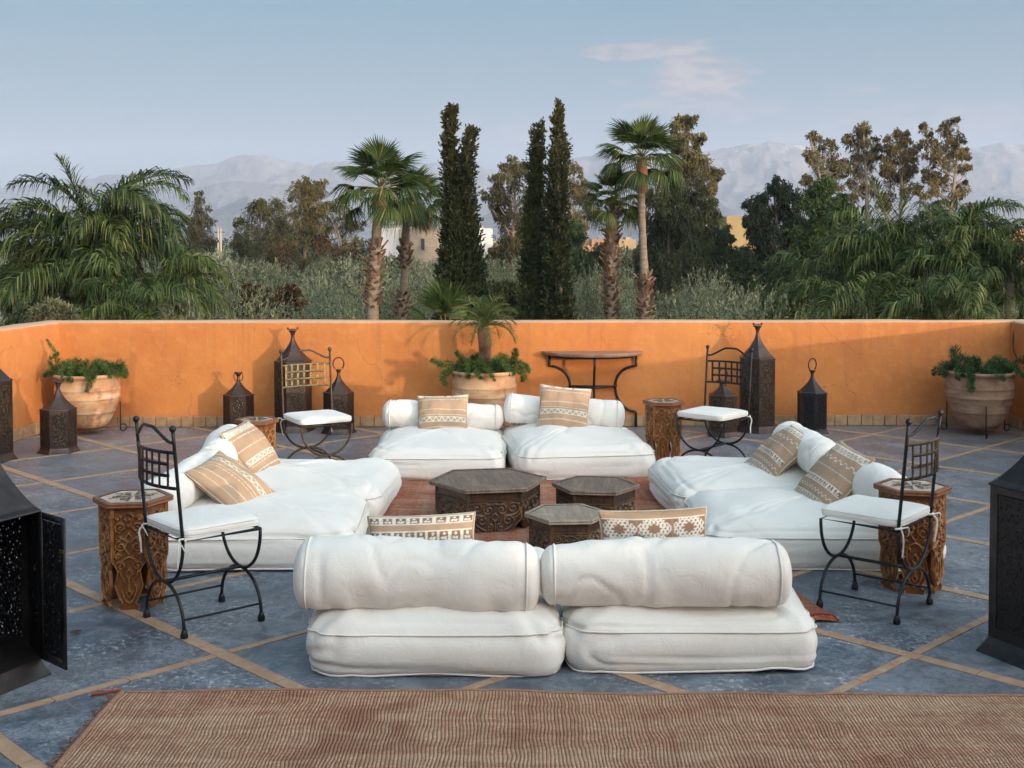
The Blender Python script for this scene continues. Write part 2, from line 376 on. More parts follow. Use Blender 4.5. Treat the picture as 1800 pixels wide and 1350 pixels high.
def perforated(name, dark, lite, sc, th, holes=True):
    m = Mat(name); v = m.co('Object', (1, 1, .62)); n2 = m.N.new('ShaderNodeTexNoise'); m.L.new(v, n2.inputs['Vector']); n2.inputs['Scale'].default_value = sc*.35
    s2 = m.N.new('ShaderNodeVectorMath'); s2.operation = 'SCALE'; m.L.new(n2.outputs['Color'], s2.inputs[0]); s2.inputs['Scale'].default_value = .5/sc
    ad = m.N.new('ShaderNodeVectorMath'); ad.operation = 'ADD'; m.L.new(v, ad.inputs[0]); m.L.new(s2.outputs[0], ad.inputs[1])
    d = m.vor(ad.outputs[0], sc); hole = m.mr(d, th, th+.03, 0, 1)
    c = m.mix(m.mr(d, th+.03, th+.16, 1, 0), dark, lite)
    m.bump(m.mr(d, th, th+.3, 0, 1), .7, .004)
    if holes: m.put(m.b.inputs['Alpha'], hole)
    return m.fin(c, .42, .6)
PERF = perforated('perforated_bronze', (.040, .028, .020), (.22, .135, .060), 85, .22)
PERFD = perforated('perforated_dark_steel', (.016, .015, .017), (.05, .045, .04), 85, .20)
PERFB = perforated('perforated_steel_sheet', (.015, .015, .018), (.06, .06, .06), 100, .24)

def wood(name, lo, hi, edge, grain=14, rough=.45):
    m = Mat(name); v = m.co('Object', (1, 1, .12)); n = m.noise(v, grain*3, 6, .6, .6); a = m.attr(); sx = m.N.new('ShaderNodeSeparateColor'); m.L.new(a, sx.inputs[0])
    c = m.mix(m.mr(n, .3, .7), lo, hi)
    wr = m.math('MULTIPLY', m.mr(sx.outputs[0], .35, .95), m.mr(m.noise(m.co('Object'), 22, 4), .38, .62, .15, 1))
    c = m.mix(wr, c, edge)
    m.bump(m.noise(v, grain*14, 4), .35, .002)
    return m.fin(c, rough)
HONEY = wood('honey_wood', (.13, .042, .010), (.24, .088, .022), (.74, .38, .12))
DARKW = wood('dark_carved_wood', (.028, .016, .010), (.085, .044, .022), (.36, .18, .075), rough=.42)
def topwood(name, a_, b_, rough=.5, direc=(12, 1, 1)):
    m = Mat(name); v = m.co('Object', direc); n = m.noise(v, 5, 7, .62, .4); c = m.mix(m.mr(n, .32, .68), a_, b_)
    c = m.mix(m.mr(m.noise(m.co('Object'), 6, 5), .52, .72, 0, .5), c, tuple(min(1, q*1.5) for q in b_))
    m.bump(n, .25, .003); return m.fin(c, rough)
GREYTOP = topwood('weathered_grey_top', (.105, .068, .045), (.23, .165, .118), .6)
PALETOP = topwood('pale_tabletop', (.40, .30, .22), (.54, .43, .33), .5)
CONTOP = topwood('console_wood', (.17, .095, .065), (.30, .19, .14), .4, (1, 8, 1))

m = Mat('terracotta_pot'); v = m.co('Object'); n = m.noise(v, 4, 6, .65, .5); st = m.noise(m.co('Object', (1, 1, 5)), 3, 6, .6)
c = m.mix(m.mr(n, .38, .62), (.42, .185, .085), (.56, .35, .19)); c = m.mix(m.mr(st, .5, .68, 0, .8), c, (.62, .46, .30)); c = m.mix(m.mr(m.noise(v, 11, 5), .58, .72, 0, .7), c, (.20, .11, .07))
m.bump(m.math('ADD', n, m.noise(v, 45, 4)), .4, .006); POT = m.fin(c, .85)
m = Mat('aged_brown_pot'); v = m.co('Object'); n = m.noise(v, 5, 6, .65, .5)
c = m.mix(m.mr(n, .38, .62), (.22, .115, .075), (.36, .23, .15)); c = m.mix(m.mr(m.noise(m.co('Object', (1, 1, 6)), 3, 5), .52, .7, 0, .6), c, (.44, .32, .22)); m.bump(m.math('ADD', n, m.noise(v, 45, 4)), .4, .006); POTB = m.fin(c, .85)
SOIL = simple('soil', (.03, .02, .015), (.06, .045, .03), 40, .95, .8, .01)

def rugmat(name, c1, c2, c3, sx_, sy_, warp_=.5):
    m = Mat(name); v = m.co('Object'); big = m.noise(v, 1.5, 6, .62, .5); st = m.noise(m.co('Object', (sx_*.12, sy_*.012, 1) if sx_ > sy_ else (sx_*.012, sy_*.12, 1)), 1.0, 5, .6)
    c = m.mix(m.mr(big, .38, .62), c1, c2); c = m.mix(m.mr(st, .42, .62, 0, .85), c, c3)
    wv_ = m.N.new('ShaderNodeVectorMath'); wv_.operation = 'ADD'; nn_ = m.N.new('ShaderNodeTexNoise'); m.L.new(v, nn_.inputs['Vector']); nn_.inputs['Scale'].default_value = 5
    sn_ = m.N.new('ShaderNodeVectorMath'); sn_.operation = 'SCALE'; m.L.new(nn_.outputs['Color'], sn_.inputs[0]); sn_.inputs['Scale'].default_value = .07*warp_; m.L.new(v, wv_.inputs[0]); m.L.new(sn_.outputs[0], wv_.inputs[1])
    mp = m.N.new('ShaderNodeMapping'); m.L.new(wv_.outputs[0], mp.inputs[0]); mp.inputs['Scale'].default_value = (sx_, sy_, 1)
    sp_ = m.sepv(mp.outputs[0]); ra, kb = (sp_[0], sp_[1]) if sx_ < sy_ else (sp_[1], sp_[0])
    ri = m.math('FLOOR', ra); wn = m.N.new('ShaderNodeTexWhiteNoise'); wn.noise_dimensions = '1D'; m.L.new(ri, wn.inputs['W']); kb2 = m.math('ADD', kb, m.math('MULTIPLY', wn.outputs[0], 7.3))
    w2 = m.N.new('ShaderNodeTexWhiteNoise'); w2.noise_dimensions = '2D'; cx_ = m.N.new('ShaderNodeCombineXYZ'); m.L.new(ri, cx_.inputs[0]); m.L.new(m.math('FLOOR', kb2), cx_.inputs[1]); m.L.new(cx_.outputs[0], w2.inputs['Vector'])
    rib = m.math('MULTIPLY', m.math('ABSOLUTE', m.math('SUBTRACT', m.math('FRACT', ra), .5)), 2); kn = m.math('MULTIPLY', m.math('ABSOLUTE', m.math('SUBTRACT', m.math('FRACT', kb2), .5)), 2)
    d_ = m.math('ADD', m.math('POWER', rib, 2.2), m.math('MULTIPLY', m.math('POWER', kn, 2.5), .35))
    c = m.mix(m.mr(w2.outputs[0], .45, 1, 0, .5), c, tuple(min(1, q*1.3) for q in c3)); c = m.mix(m.mr(wn.outputs[0], .5, 1, 0, .35), c, tuple(q*.62 for q in c1))
    c = m.mix(m.mr(m.noise(v, 40, 5, .7), .5, .66, 0, .5), c, tuple(q*.7 for q in c2))
    c = m.mix(m.mr(m.noise(v, 2.2, 6, .65, .9), .50, .64, 0, .7), c, tuple(q*.72 for q in c1)); c = m.mix(m.mr(m.noise(m.co('Object', (.5, 3, 1)), 2.0, 5, .6, .5), .54, .66, 0, .6), c, tuple(min(1, q*1.15) for q in c3))
    c = m.mix(m.mr(d_, .6, 1.25, 0, .34), c, tuple(q*.25 for q in c1))
    m.bump(m.math('SUBTRACT', m.math('ADD', m.math('MULTIPLY', m.noise(v, 200, 3), .8), m.math('MULTIPLY', m.noise(v, 14, 4), .8)), d_), 1.0, .009)
    return m.fin(c, .95, spec=.12)
RUGF = rugmat('woven_grass_rug', (.45, .19, .115), (.50, .275, .175), (.60, .395, .26), 72, 105)
RUGM = rugmat('faded_red_rug', (.48, .13, .075), (.50, .20, .12), (.56, .34, .23), 118, 62, 1.5)
RUGE = simple('rug_binding', (.26, .13, .085), (.36, .20, .13), 60, .95, .6, .004)
RUGR = simple('red_rug_binding', (.26, .045, .03), (.34, .08, .05), 60, .95, .6, .004)

OLIVE = leafmat('olive_leaf', (.040, .064, .028), (.34, .39, .26), .5, .18, (.42, .36, .18))
EUCB = leafmat('brown_gum_leaf', (.034, .046, .018), (.34, .270, .110), .5, .2, (.42, .25, .09))
EUCG = leafmat('green_gum_leaf', (.020, .036, .013), (.175, .180, .068), .5, .2, (.34, .25, .10))
EUCD = leafmat('dark_green_leaf', (.013, .028, .012), (.066, .092, .032), .5, .15, (.13, .13, .05))
PEPPER = leafmat('pepper_leaf', (.020, .046, .014), (.105, .165, .045), .5, .2, (.18, .20, .06))
DATEL = leafmat('date_palm_leaf', (.07, .11, .03), (.24, .28, .09), .45, .3)
CYP = leafmat('cypress_leaf', (.016, .032, .012), (.085, .105, .036), .6, .12, (.18, .125, .05))
FANL = leafmat('fan_palm_leaf', (.014, .040, .012), (.125, .180, .045), .42, .16, (.36, .30, .12))
FEATH = leafmat('feather_palm_leaf', (.006, .022, .007), (.070, .125, .026), .4, .14, (.24, .26, .08))
FERN = leafmat('fern_leaf', (.040, .095, .022), (.25, .34, .10), .5, .35)
FERND = leafmat('dark_fern_leaf', (.022, .06, .022), (.13, .22, .08), .5, .3)
BOUG = leafmat('red_bract', (.15, .03, .03), (.30, .10, .06), .6, .3, (.07, .09, .035))
BARK = simple('gum_bark', (.22, .16, .11), (.38, .30, .22), 5, .85, .5, .02, stretch=(4, 4, 1))
BARKD = simple('dark_bark', (.06, .045, .03), (.13, .095, .065), 5, .9, .6, .02, stretch=(4, 4, 1))
PALMB = simple('palm_bark', (.17, .125, .09), (.30, .235, .17), 3, .9, .6, .02, stretch=(1, 1, 9))
BOOT = simple('palm_boot', (.13, .065, .038), (.30, .19, .12), 6, .9, .5, .01)
REDB = simple('red_palm_sheath', (.22, .06, .03), (.36, .15, .08), 8, .8, .5, .01)
DEADF = leafmat('dead_frond', (.25, .15, .07), (.42, .29, .16), .8, .2)
# ============================================================ LARGE STRUCTURE
INL = [(-6.35, -1.5), (-4.43, 11.68), (4.93, 11.80), (5.15, -1.5)]      # inner outline of the roof terrace
WALL_H = 1.038
def clip(poly, outline):
    # Sutherland-Hodgman against a convex outline given clockwise
    res = [np.array(p, float) for p in poly]
    for i in range(len(outline)):
        a = np.array(outline[i]); b = np.array(outline[(i+1) % len(outline)])
        side = lambda p: -((b-a)[0]*(p-a)[1]-(b-a)[1]*(p-a)[0])
        new = []
        for j in range(len(res)):
            p, q = res[j-1], res[j]; sp, sq = side(p), side(q)
            if (sp >= 0) != (sq >= 0): new.append(p+(q-p)*sp/(sp-sq))
            if sq >= 0: new.append(q)
        res = new
        if len(res) < 3: return []
    return res
# floor: mortar bed, concrete lozenges and terracotta strips
bed = MB().prism([(-6.6, -1.75), (5.4, -1.75), (5.2, 12.08), (-4.7, 11.96)], -.35, -.012)
floor = kind(bed.build('floor', MORTAR, None, False), 'structure')
nA = np.array([.70711, .70711]); nB = np.array([.6921, -.7218])
cA = [1.73+1.078*k for k in range(-6, 12)]; cB = [-2.56-1.068*k for k in range(-9, 11)]
wA, wB = .034, .021
def cross2(a, b): return np.linalg.solve(np.array([nA, nB]), np.array([a, b]))
for i in range(len(cA)-1):
    for j in range(len(cB)-1):
        a0, a1, b0, b1 = cA[i]+wA+.003, cA[i+1]-wA-.003, cB[j]-wB-.003, cB[j+1]+wB+.003
        pl = clip([cross2(a0, b0), cross2(a1, b0), cross2(a1, b1), cross2(a0, b1)], INL)
        if len(pl) < 3: continue
        n_ = len(pl); ar = sum(pl[k-1][0]*pl[k][1]-pl[k][0]*pl[k-1][1] for k in range(n_))/2
        if abs(ar) < .004 or max(p[1] for p in pl) < 1.5: continue
        if ar < 0: pl = pl[::-1]
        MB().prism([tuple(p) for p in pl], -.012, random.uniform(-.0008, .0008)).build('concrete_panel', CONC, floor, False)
strips = []
def strip(n, c, s0, s1, wd, ln):
    t = np.array([-n[1], n[0]]); s = s0
    while s < s1-.03:
        e = min(s+ln*random.uniform(.9, 1.1), s1); e = s1 if s1-e < .08 else e
        j = lambda: random.uniform(-.0025, .0025)
        q = [n*(c-wd+j())+t*(s+.002), n*(c+wd+j())+t*(s+.002), n*(c+wd+j())+t*(e-.002), n*(c-wd+j())+t*(e-.002)]
        pl = clip(q, INL)
        if len(pl) > 2 and max(p[1] for p in pl) > 1.5:
            ar = sum(pl[k-1][0]*pl[k][1]-pl[k][0]*pl[k-1][1] for k in range(len(pl)))
            strips.append(([tuple(p) for p in (pl if ar > 0 else pl[::-1])]))
        s = e
for c in cA: strip(nA, c, -12, 12, wA, .29)
tB = np.array([-nB[1], nB[0]])
for c in cB:
    for i in range(len(cA)-1):
        p0 = cross2(cA[i]+wA+.002, c); p1 = cross2(cA[i+1]-wA-.002, c)
        a, b_ = sorted((float(p0@tB), float(p1@tB))); strip(nB, c, a, b_, wB, .31)
def inview(p):
    return p[1] > 2 and abs(p[0])/p[1] < .46 and p[1] > 3.9
strips.sort(key=lambda q: (not inview(np.mean(q, 0)), np.hypot(*np.mean(q, 0))))
rest = MB()
for k, q in enumerate(strips):
    if k < 290: MB().prism(q, -.012, .003).build('strip_tile', STRIP, floor, False)
    else: rest.prism(q, -.012, .003)
kind(rest.build('strip_tiles', STRIP, floor, False), 'stuff')

# parapets
def parapet(name, label, i0, i1, o0, o1, n):
    prof = [(0, 0), (0, .3), (0, .6), (0, .85), (0, WALL_H-.03), (.03, WALL_H-.008), (.09, WALL_H), (.5, WALL_H+.004), (.91, WALL_H), (.97, WALL_H-.01), (1, WALL_H-.04), (1, .5), (1, -.35)]
    s = np.linspace(0, 1, n)[:, None, None]; i0, i1, o0, o1 = map(np.array, (i0, i1, o0, o1))
    tt = np.array([p[0] for p in prof])[None, :, None]; zz = np.array([p[1] for p in prof])
    xy = (i0+(i1-i0)*s)*(1-tt)+(o0+(o1-o0)*s)*tt
    P = np.concatenate([xy, np.broadcast_to(zz[None, :, None], xy.shape[:2]+(1,))], 2)
    nz_ = fbm(P*np.array([1.4, 1.4, 1.4]), 3, 3); P[1:-1, 1:-2, 2] += .006*nz_[1:-1, 1:-2]
    d = (o0-i0); d = d/np.linalg.norm(d); P[1:-1, 1:5, :2] += d*(.006*fbm(P*2.1, 3, 9)[1:-1, 1:5, None]-.0)
    o = MB().grid(P).build(name, PLASTER, None, True, 40)
    return tag(o, label, 'parapet wall')
OUT = [(-6.62, -1.5), (-4.66, 11.95), (5.18, 12.07), (5.42, -1.5)]
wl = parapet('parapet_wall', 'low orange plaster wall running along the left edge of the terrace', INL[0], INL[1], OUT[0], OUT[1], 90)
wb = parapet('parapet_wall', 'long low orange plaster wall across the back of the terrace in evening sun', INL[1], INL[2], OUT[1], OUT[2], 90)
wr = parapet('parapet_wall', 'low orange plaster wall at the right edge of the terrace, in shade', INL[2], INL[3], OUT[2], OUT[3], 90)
def skirting(wall, a, b, s0, s1, n_side):
    a, b = np.array(a), np.array(b); ln = np.linalg.norm(b-a); t = (b-a)/ln; nrm = np.array([t[1], -t[0]])
    s = s0
    while s < s1:
        L_ = random.uniform(.112, .14); h = random.uniform(.095, .112); th = random.uniform(.012, .017)
        if s+L_ > s1: break
        c = a+t*(s+L_/2)+nrm*(th/2+.003)
        MB().box((c[0], c[1], h/2+.004), (L_-.006, th, h), math.atan2(t[1], t[0])+random.uniform(-.012, .012), .003).build('skirting_tile', SKIRT, wall, False)
        s += L_
skirting(wb, INL[1], INL[2], .03, 9.33, 1)
skirting(wl, INL[0], INL[1], 10.2, 13.28, 1)
skirting(wr, INL[2], INL[3], .03, 3.0, 1)

# house wall with doors, added unseen behind the camera to shade the terrace
hs = thing('house', 'unseen ochre house wall added behind the terrace to shade it', 'house', (0, -1.9, 0))
MB().box((.0, 0, 1.7), (13.2, .7, 4.1)).build('wall', PLASTER, hs, False)
MB().box((.0, 0, 3.83), (13.4, .86, .14), 0, .03).build('coping', SKIRT, hs, False)
for x in (-3, 2.2):
    d = MB().box((x, .365, 1.05), (1.2, .05, 2.1), 0, .01).build('door', HONEY, hs, False)
    MB().ball((x+.48, .41, 1.05), .03).build('handle', IRON, d)

# ============================================================ GROUND, MOUNTAINS, HAZE
GZ = -4.0
m = Mat('dry_ground'); v = m.co('Object'); c = m.mix(m.mr(m.noise(v, .12, 6, .6), .4, .62), (.085, .085, .04), (.20, .145, .085)); c = m.mix(m.mr(m.noise(v, .012, 5), .45, .6), c, (.15, .14, .085)); m.bump(m.noise(v, 1.5, 5), .5, .1); GROUNDM = m.fin(c, .95)
th = np.linspace(0, 2*pi, 97)[:-1]; rr = np.array([.01, 8, 16, 30, 60, 120, 250, 500, 900, 1500, 2400, 3450])
P = np.stack([rr[:, None]*np.cos(th), rr[:, None]*np.sin(th), np.full((len(rr), 96), GZ)], -1)
idx = np.arange(len(rr)*96).reshape(len(rr), 96)
F = np.stack([idx[:-1], idx[1:], np.roll(idx[1:], -1, 1), np.roll(idx[:-1], -1, 1)], -1).reshape(-1, 4)
kind(MB().add(P, F).build('ground', GROUNDM), 'structure')

m = Mat('mountain_rock'); v = m.co('Object'); a = m.attr(); sx = m.N.new('ShaderNodeSeparateColor'); m.L.new(a, sx.inputs[0])
c = m.mix(m.mr(m.noise(v, .012, 7, .6), .38, .64), (.110, .104, .110), (.180, .162, .155)); c = m.mix(m.mr(m.noise(m.co('Object'), .05, 5), .5, .7, 0, .6), c, (.07, .07, .045))
c = m.mix(m.math('MULTIPLY', m.mr(m.noise(v, .03, 6, .65), .56, .64), sx.outputs[0]), c, (.30, .29, .29))
m.bump(m.noise(v, .06, 6, .65), .8, 6); MOUNTM = m.fin(c, .95)
def ridge(pts, Rr, wd, seed, amp):
    """a mountain range along the azimuths of pts, crest at distance Rr"""
    px = np.linspace(pts[0][0], pts[-1][0], 620); cr = np.interp(px, [p[0] for p in pts], [p[1] for p in pts])
    azm = np.arctan((px-900)/FPX); q = np.linspace(-1, 1.0, 56)
    D = Rr/np.cos(azm)[:, None]+wd*q[None]
    X = D*np.sin(azm)[:, None]; Y = D*np.cos(azm)[:, None]
    n1 = fbm(np.stack([X/70, Y/70, 0*X], -1), 6, seed, .55); rg = 1-np.abs(fbm(np.stack([X/55, Y/90, 0*X], -1), 5, seed+40, .55))
    prof = np.clip(1-np.abs(q), 0, 1)**.85
    crest = (CAM_H+(HOR-cr)/FPX*Rr)-GZ
    Z = GZ-4+crest[:, None]*prof[None]*(1+amp*(1-prof[None])*.0)+(rg*.5+n1*.3-.35)*crest[:, None]*amp*(.25+1.8*(1-prof[None]))*np.minimum(1, prof[None]*3)+4*prof[None]
    Cc = np.zeros(Z.shape+(3,)); Cc[..., 0] = np.clip((Z/Rr-.055)/.02, 0, 1)
    return np.stack([X, Y, Z], -1), Cc
mt = MB()
for pts, Rr, wd, sd_, amp in (
    ([(-500, 300), (-250, 325), (0, 326), (60, 322), (130, 316), (200, 306), (290, 300), (330, 290), (380, 288), (420, 276), (465, 272), (505, 282), (550, 288), (590, 281), (640, 286), (700, 290), (760, 285), (830, 287), (870, 300), (900, 296), (950, 292), (1010, 270), (1040, 272), (1072, 254), (1110, 268), (1160, 276), (1250, 264), (1320, 250), (1345, 246), (1400, 252), (1440, 262), (1510, 262), (1600, 255), (1700, 262), (1760, 250), (1800, 252), (2000, 240), (2300, 260)], 3000, 420, 11, .22),
    ([(-400, 380), (200, 372), (300, 345), (380, 322), (440, 318), (560, 322), (620, 345), (700, 350), (800, 348), (900, 352), (1000, 345), (1100, 335), (1250, 340), (1400, 330), (1500, 335), (1800, 345), (2300, 350)], 2450, 330, 23, .25),
    ([(250, 412), (310, 396), (370, 372), (410, 354), (437, 342), (470, 356), (520, 378), (600, 392), (700, 396), (830, 388), (870, 370), (930, 366), (1000, 380), (1100, 372), (1200, 382), (1400, 392), (1700, 380), (2200, 396)], 1800, 200, 37, .25)):
    Pm, Cm = ridge(pts, Rr, wd, sd_, amp); mt.grid(Pm, C=Cm)
kind(mt.build('mountains', MOUNTM), 'structure')
hz = bpy.data.materials.new('haze_air'); hz.use_nodes = True
for n in list(hz.node_tree.nodes):
    if n.type != 'OUTPUT_MATERIAL': hz.node_tree.nodes.remove(n)
pv = hz.node_tree.nodes.new('ShaderNodeVolumePrincipled'); HAZE_D = .00026
pv.inputs['Density'].default_value = HAZE_D; pv.inputs['Color'].default_value = (.68, .79, 1.0, 1); pv.inputs['Anisotropy'].default_value = 0.0
hz.node_tree.links.new(pv.outputs[0], hz.node_tree.nodes['Material Output'].inputs['Volume'])
kind(MB().box((0, 0, 135), (7300, 7300, 290)).build('haze', hz, None, False), 'stuff')

# ============================================================ FURNITURE
# ---- white floor mattresses, bolsters
def mattress(name, label, c, rz, wd, dp, h, seed, tilt=0.0):
    NT, NP = 120, 56
    th_ = np.arange(NT)*2*pi/NT; ct, st_ = np.cos(th_), np.sin(th_); e = .22
    bx = np.sign(ct)*np.abs(ct)**e; by = np.sign(st_)*np.abs(st_)**e
    k = 1/np.maximum(np.abs(bx), np.abs(by)); 
    pr_ = catmull([(0, 1), (.3, 1.0), (.6, .995), (.80, .97), (.895, .89), (.95, .72), (.982, .45), (1.0, .1), (1.003, -.35), (.992, -.75), (.972, -.93), (.945, -1), (.7, -1), (.3, -1), (0, -1)], 4)
    rho, z = pr_[:, 0], pr_[:, 1]; NP = len(z)
    def surf(th_i, z_, rho_):
        c_, s_ = np.cos(th_i), np.sin(th_i); u = np.sign(c_)*np.abs(c_)**e; v_ = np.sign(s_)*np.abs(s_)**e
        x = wd/2*u*rho_; y = dp/2*v_*rho_
        puff = 1+.03*(1-z_**2)*np.abs(u*v_ < 2)
        un, vn_ = u*rho_, v_*rho_
        zz = h/2*z_+h/2+.078*np.clip(1-un**2, 0, 1)*np.clip(1-vn_**2, 0, 1)*(z_ > 0)*np.abs(z_)**2
        P = np.stack([x*puff, y*puff, zz], -1)
        s3 = P*np.array([1, 1, 1])+seed*7.3
        low = fbm(s3*2.6, 3, seed); mid = fbm(s3*np.array([9, 9, 5]), 3, seed+5)
        cm = np.clip(np.abs(u*v_)-.35, 0, 1)                   # corners pucker
        ang = np.arctan2(P[..., 1], P[..., 0])
        wr_ = np.sin(ang*44+5*fbm(s3*2, 2, seed+9))*cm*np.exp(-((z_-.5)/.42)**2)*.010
        nrm = np.stack([u*(1-np.abs(z_)**3), v_*(1-np.abs(z_)**3), np.sign(z_)*np.abs(z_)**2], -1); nrm /= np.linalg.norm(nrm, axis=-1, keepdims=True)+1e-9
        crease = -.012*np.exp(-(fbm(s3*np.array([2.2, 2.2, 5])+3, 2, seed+21)/.09)**2)
        big_ = fbm(s3*1.1, 2, seed+31)*.022*(z_ > -.5)
        pk = .006*np.sin(ang*90+6*fbm(s3*3, 2, seed+12))*np.exp(-((z_-.30)/.16)**2)*np.clip(fbm(s3*1.7, 2, seed+14)+.35, 0, 1)
        fold = -.014*np.exp(-(fbm(s3*np.array([1.6, 1.6, 7])+9, 2, seed+25)/.07)**2)*(np.abs(z_) < .97)
        P = P+nrm*(low*.022+mid*.006+wr_*1.5+crease+big_+pk+fold)[..., None]
        P[..., 2] = np.maximum(P[..., 2], 0.004)
        return P
    T2, Z2 = np.meshgrid(th_, z, indexing='ij'); _, R2 = np.meshgrid(th_, rho, indexing='ij')
    P = surf(T2, Z2, R2)
    o = MB().grid(P, closed_u=True).build(name, CANVAS)
    o.location = c; o.rotation_euler = (tilt, 0, rz); tag(o, label, 'floor cushion', 'white floor mattresses laid in a ring')
    for zz_, r_, rh in ((.45, .0040, .985), (-.93, .0050, .980)):
        rh += .002; ta = np.linspace(0, 2*pi, 161)[:-1]
        Q = surf(ta, np.full(160, zz_), np.full(160, rh+.004)); Q[:, 2] += .003*fbm(np.stack([ta*3, ta*0, ta*0], -1), 2, seed)
        Q[:, 2] = np.maximum(Q[:, 2], r_)
        MB().tube(Q, r_, 6, closed=True).build('piping', PIPING, o)
    return o
def bolster(name, label, c, rz, ln, r, seed, roll=0.0, flatz=.80):
    NT, NX = 72, 72
    s = np.linspace(-1, 1, NX); Lh = ln/2; dome = .075
    s = np.sign(s)*(1-(1-np.abs(s))**1.15)
    def surf(t, sx):
        x = sx*Lh; ax = np.clip((np.abs(x)-(Lh-dome))/dome, 0, 1)
        rr_ = r*(1-.02*(1-np.cos(sx*3)))*np.sqrt(np.clip(1-ax**2.3, 0, 1)); rr_ = rr_*(1-.03*np.exp(-((np.abs(x)-(Lh-dome))/.014)**2))
        y = rr_*np.cos(t); z = rr_*np.sin(t)
        P = np.stack([x, y, z], -1); s3 = P+seed*3.7
        nrm = np.stack([0*x, np.cos(t), np.sin(t)], -1)
        low = fbm(s3*3, 3, seed)+1.3*fbm(s3*1.2, 2, seed+17); bot = np.clip(-np.sin(t)-.2, 0, 1)
        wr_ = np.sin(x*46+4*fbm(s3*3, 2, seed+2))*bot*.006*np.clip(fbm(s3*2.2, 2, seed+8)+.4, 0, 1)
        cr = (-.009*np.exp(-(fbm(s3*np.array([5, 2.5, 2.5]), 2, seed+4)/.08)**2)+.004*fbm(s3*11, 2, seed+6))*(1-ax)
        P[..., 2] += r*.10*np.cos(sx*(2.2+seed%3*.5)+seed*1.7)*.35-r*.05*(sx*sx)*((seed*37%5)/4)
        P[..., 1] += r*.06*np.sin(sx*2+seed)
        P = P+nrm*((low*.012+wr_*1.5+cr)*np.sqrt(np.clip(1-ax**3, 0, 1)))[..., None]
        P[..., 2] = np.where(P[..., 2] < -flatz*r, -flatz*r+(P[..., 2]+flatz*r)*.15, P[..., 2])
        return P
    t = np.arange(NT)*2*pi/NT; T2, S2 = np.meshgrid(t, s, indexing='ij')
    o = MB().grid(surf(T2, S2)[:, ::-1], closed_u=True).build(name, CANVAS)
    o.location = c; o.rotation_euler = (0, roll, rz); tag(o, label, 'bolster', 'long white bolsters on the floor mattresses')
    for sg in (-1, 1):
        ta = np.linspace(0, 2*pi, 81)[:-1]; Q = surf(ta, np.full(80, sg*(Lh-dome*.92)/Lh)); Q[:, 1:] *= 1.012
        MB().tube(Q, .0052, 6, closed=True).build('piping', PIPING, o)
    return o
MH = .255
mattress('floor_mattress', 'thick white floor mattress front left, seen from behind under a bolster', (-.33, 5.62, 0), 0, 1.10, 1.29, MH, 1)
mattress('floor_mattress', 'thick white floor mattress front right, seen from behind, slumped on its right side', (.775, 5.65, 0), R(-.5), 1.11, 1.28, MH, 2)
mattress('floor_mattress', 'white floor mattress of the left bench nearest the camera, beside the left iron chair', (-1.57, 7.10, 0), R(2), 1.33, 1.08, MH, 3)
mattress('floor_mattress', 'white floor mattress of the left bench, the one farther from the camera', (-1.50, 8.15, 0), R(-3), 1.34, 1.07, MH, 4)
mattress('floor_mattress', 'white floor mattress of the back bench, left one behind the large carved table', (-.575, 9.60, 0), R(-.5), 1.03, 1.22, MH, 5)
mattress('floor_mattress', 'plump white floor mattress of the back bench, right one, turned slightly', (.515, 9.66, 0), R(7), 1.08, 1.2, MH+.01, 6)
mattress('floor_mattress', 'white floor mattress of the right bench nearest the camera, beside the right iron chair', (1.77, 7.14, 0), R(-2), 1.36, 1.08, MH, 7)
mattress('floor_mattress', 'white floor mattress of the right bench, the one farther from the camera', (1.68, 8.22, 0), R(3), 1.32, 1.07, MH, 8)
BR = .128; BZ = MH+.045+BR*.86
bolster('bolster', 'long white bolster on the front left mattress, propping the pillow with small boxes', (-.41, 5.17, BZ-.028), R(.5), 1.08, BR+.026, 1, R(1.2))
bolster('bolster', 'long white bolster on the front right mattress, propping the pillow with a star band', (.665, 5.18, BZ-.022), R(-.5), 1.10, BR+.026, 2, R(-.6))
bolster('bolster', 'white bolster on the left bench nearest the camera, mostly behind the chair seat', (-1.93, 7.12, BZ-.02), R(84), 1.0, BR, 3)
bolster('bolster', 'white bolster on the left bench, the farther one, its round end in view', (-1.98, 8.14, BZ-.02), R(97), 1.0, BR, 4)
bolster('bolster', 'white bolster on the back bench, left of the pot with the small palm', (-.575, 9.93, BZ-.035), 0, 1.02, BR, 5, R(1.5))
bolster('bolster', 'white bolster on the back bench, right one below the console table', (.435, 9.95, BZ-.015), R(-3), 1.02, BR, 6, R(4))
bolster('bolster', 'white bolster on the right bench nearest the camera, behind the side table', (2.12, 7.05, BZ-.01), R(98), 1.02, BR, 7)
bolster('bolster', 'white bolster on the right bench, the farther one with a striped pillow leaning on it', (2.02, 8.12, BZ), R(92), 1.04, BR, 8)

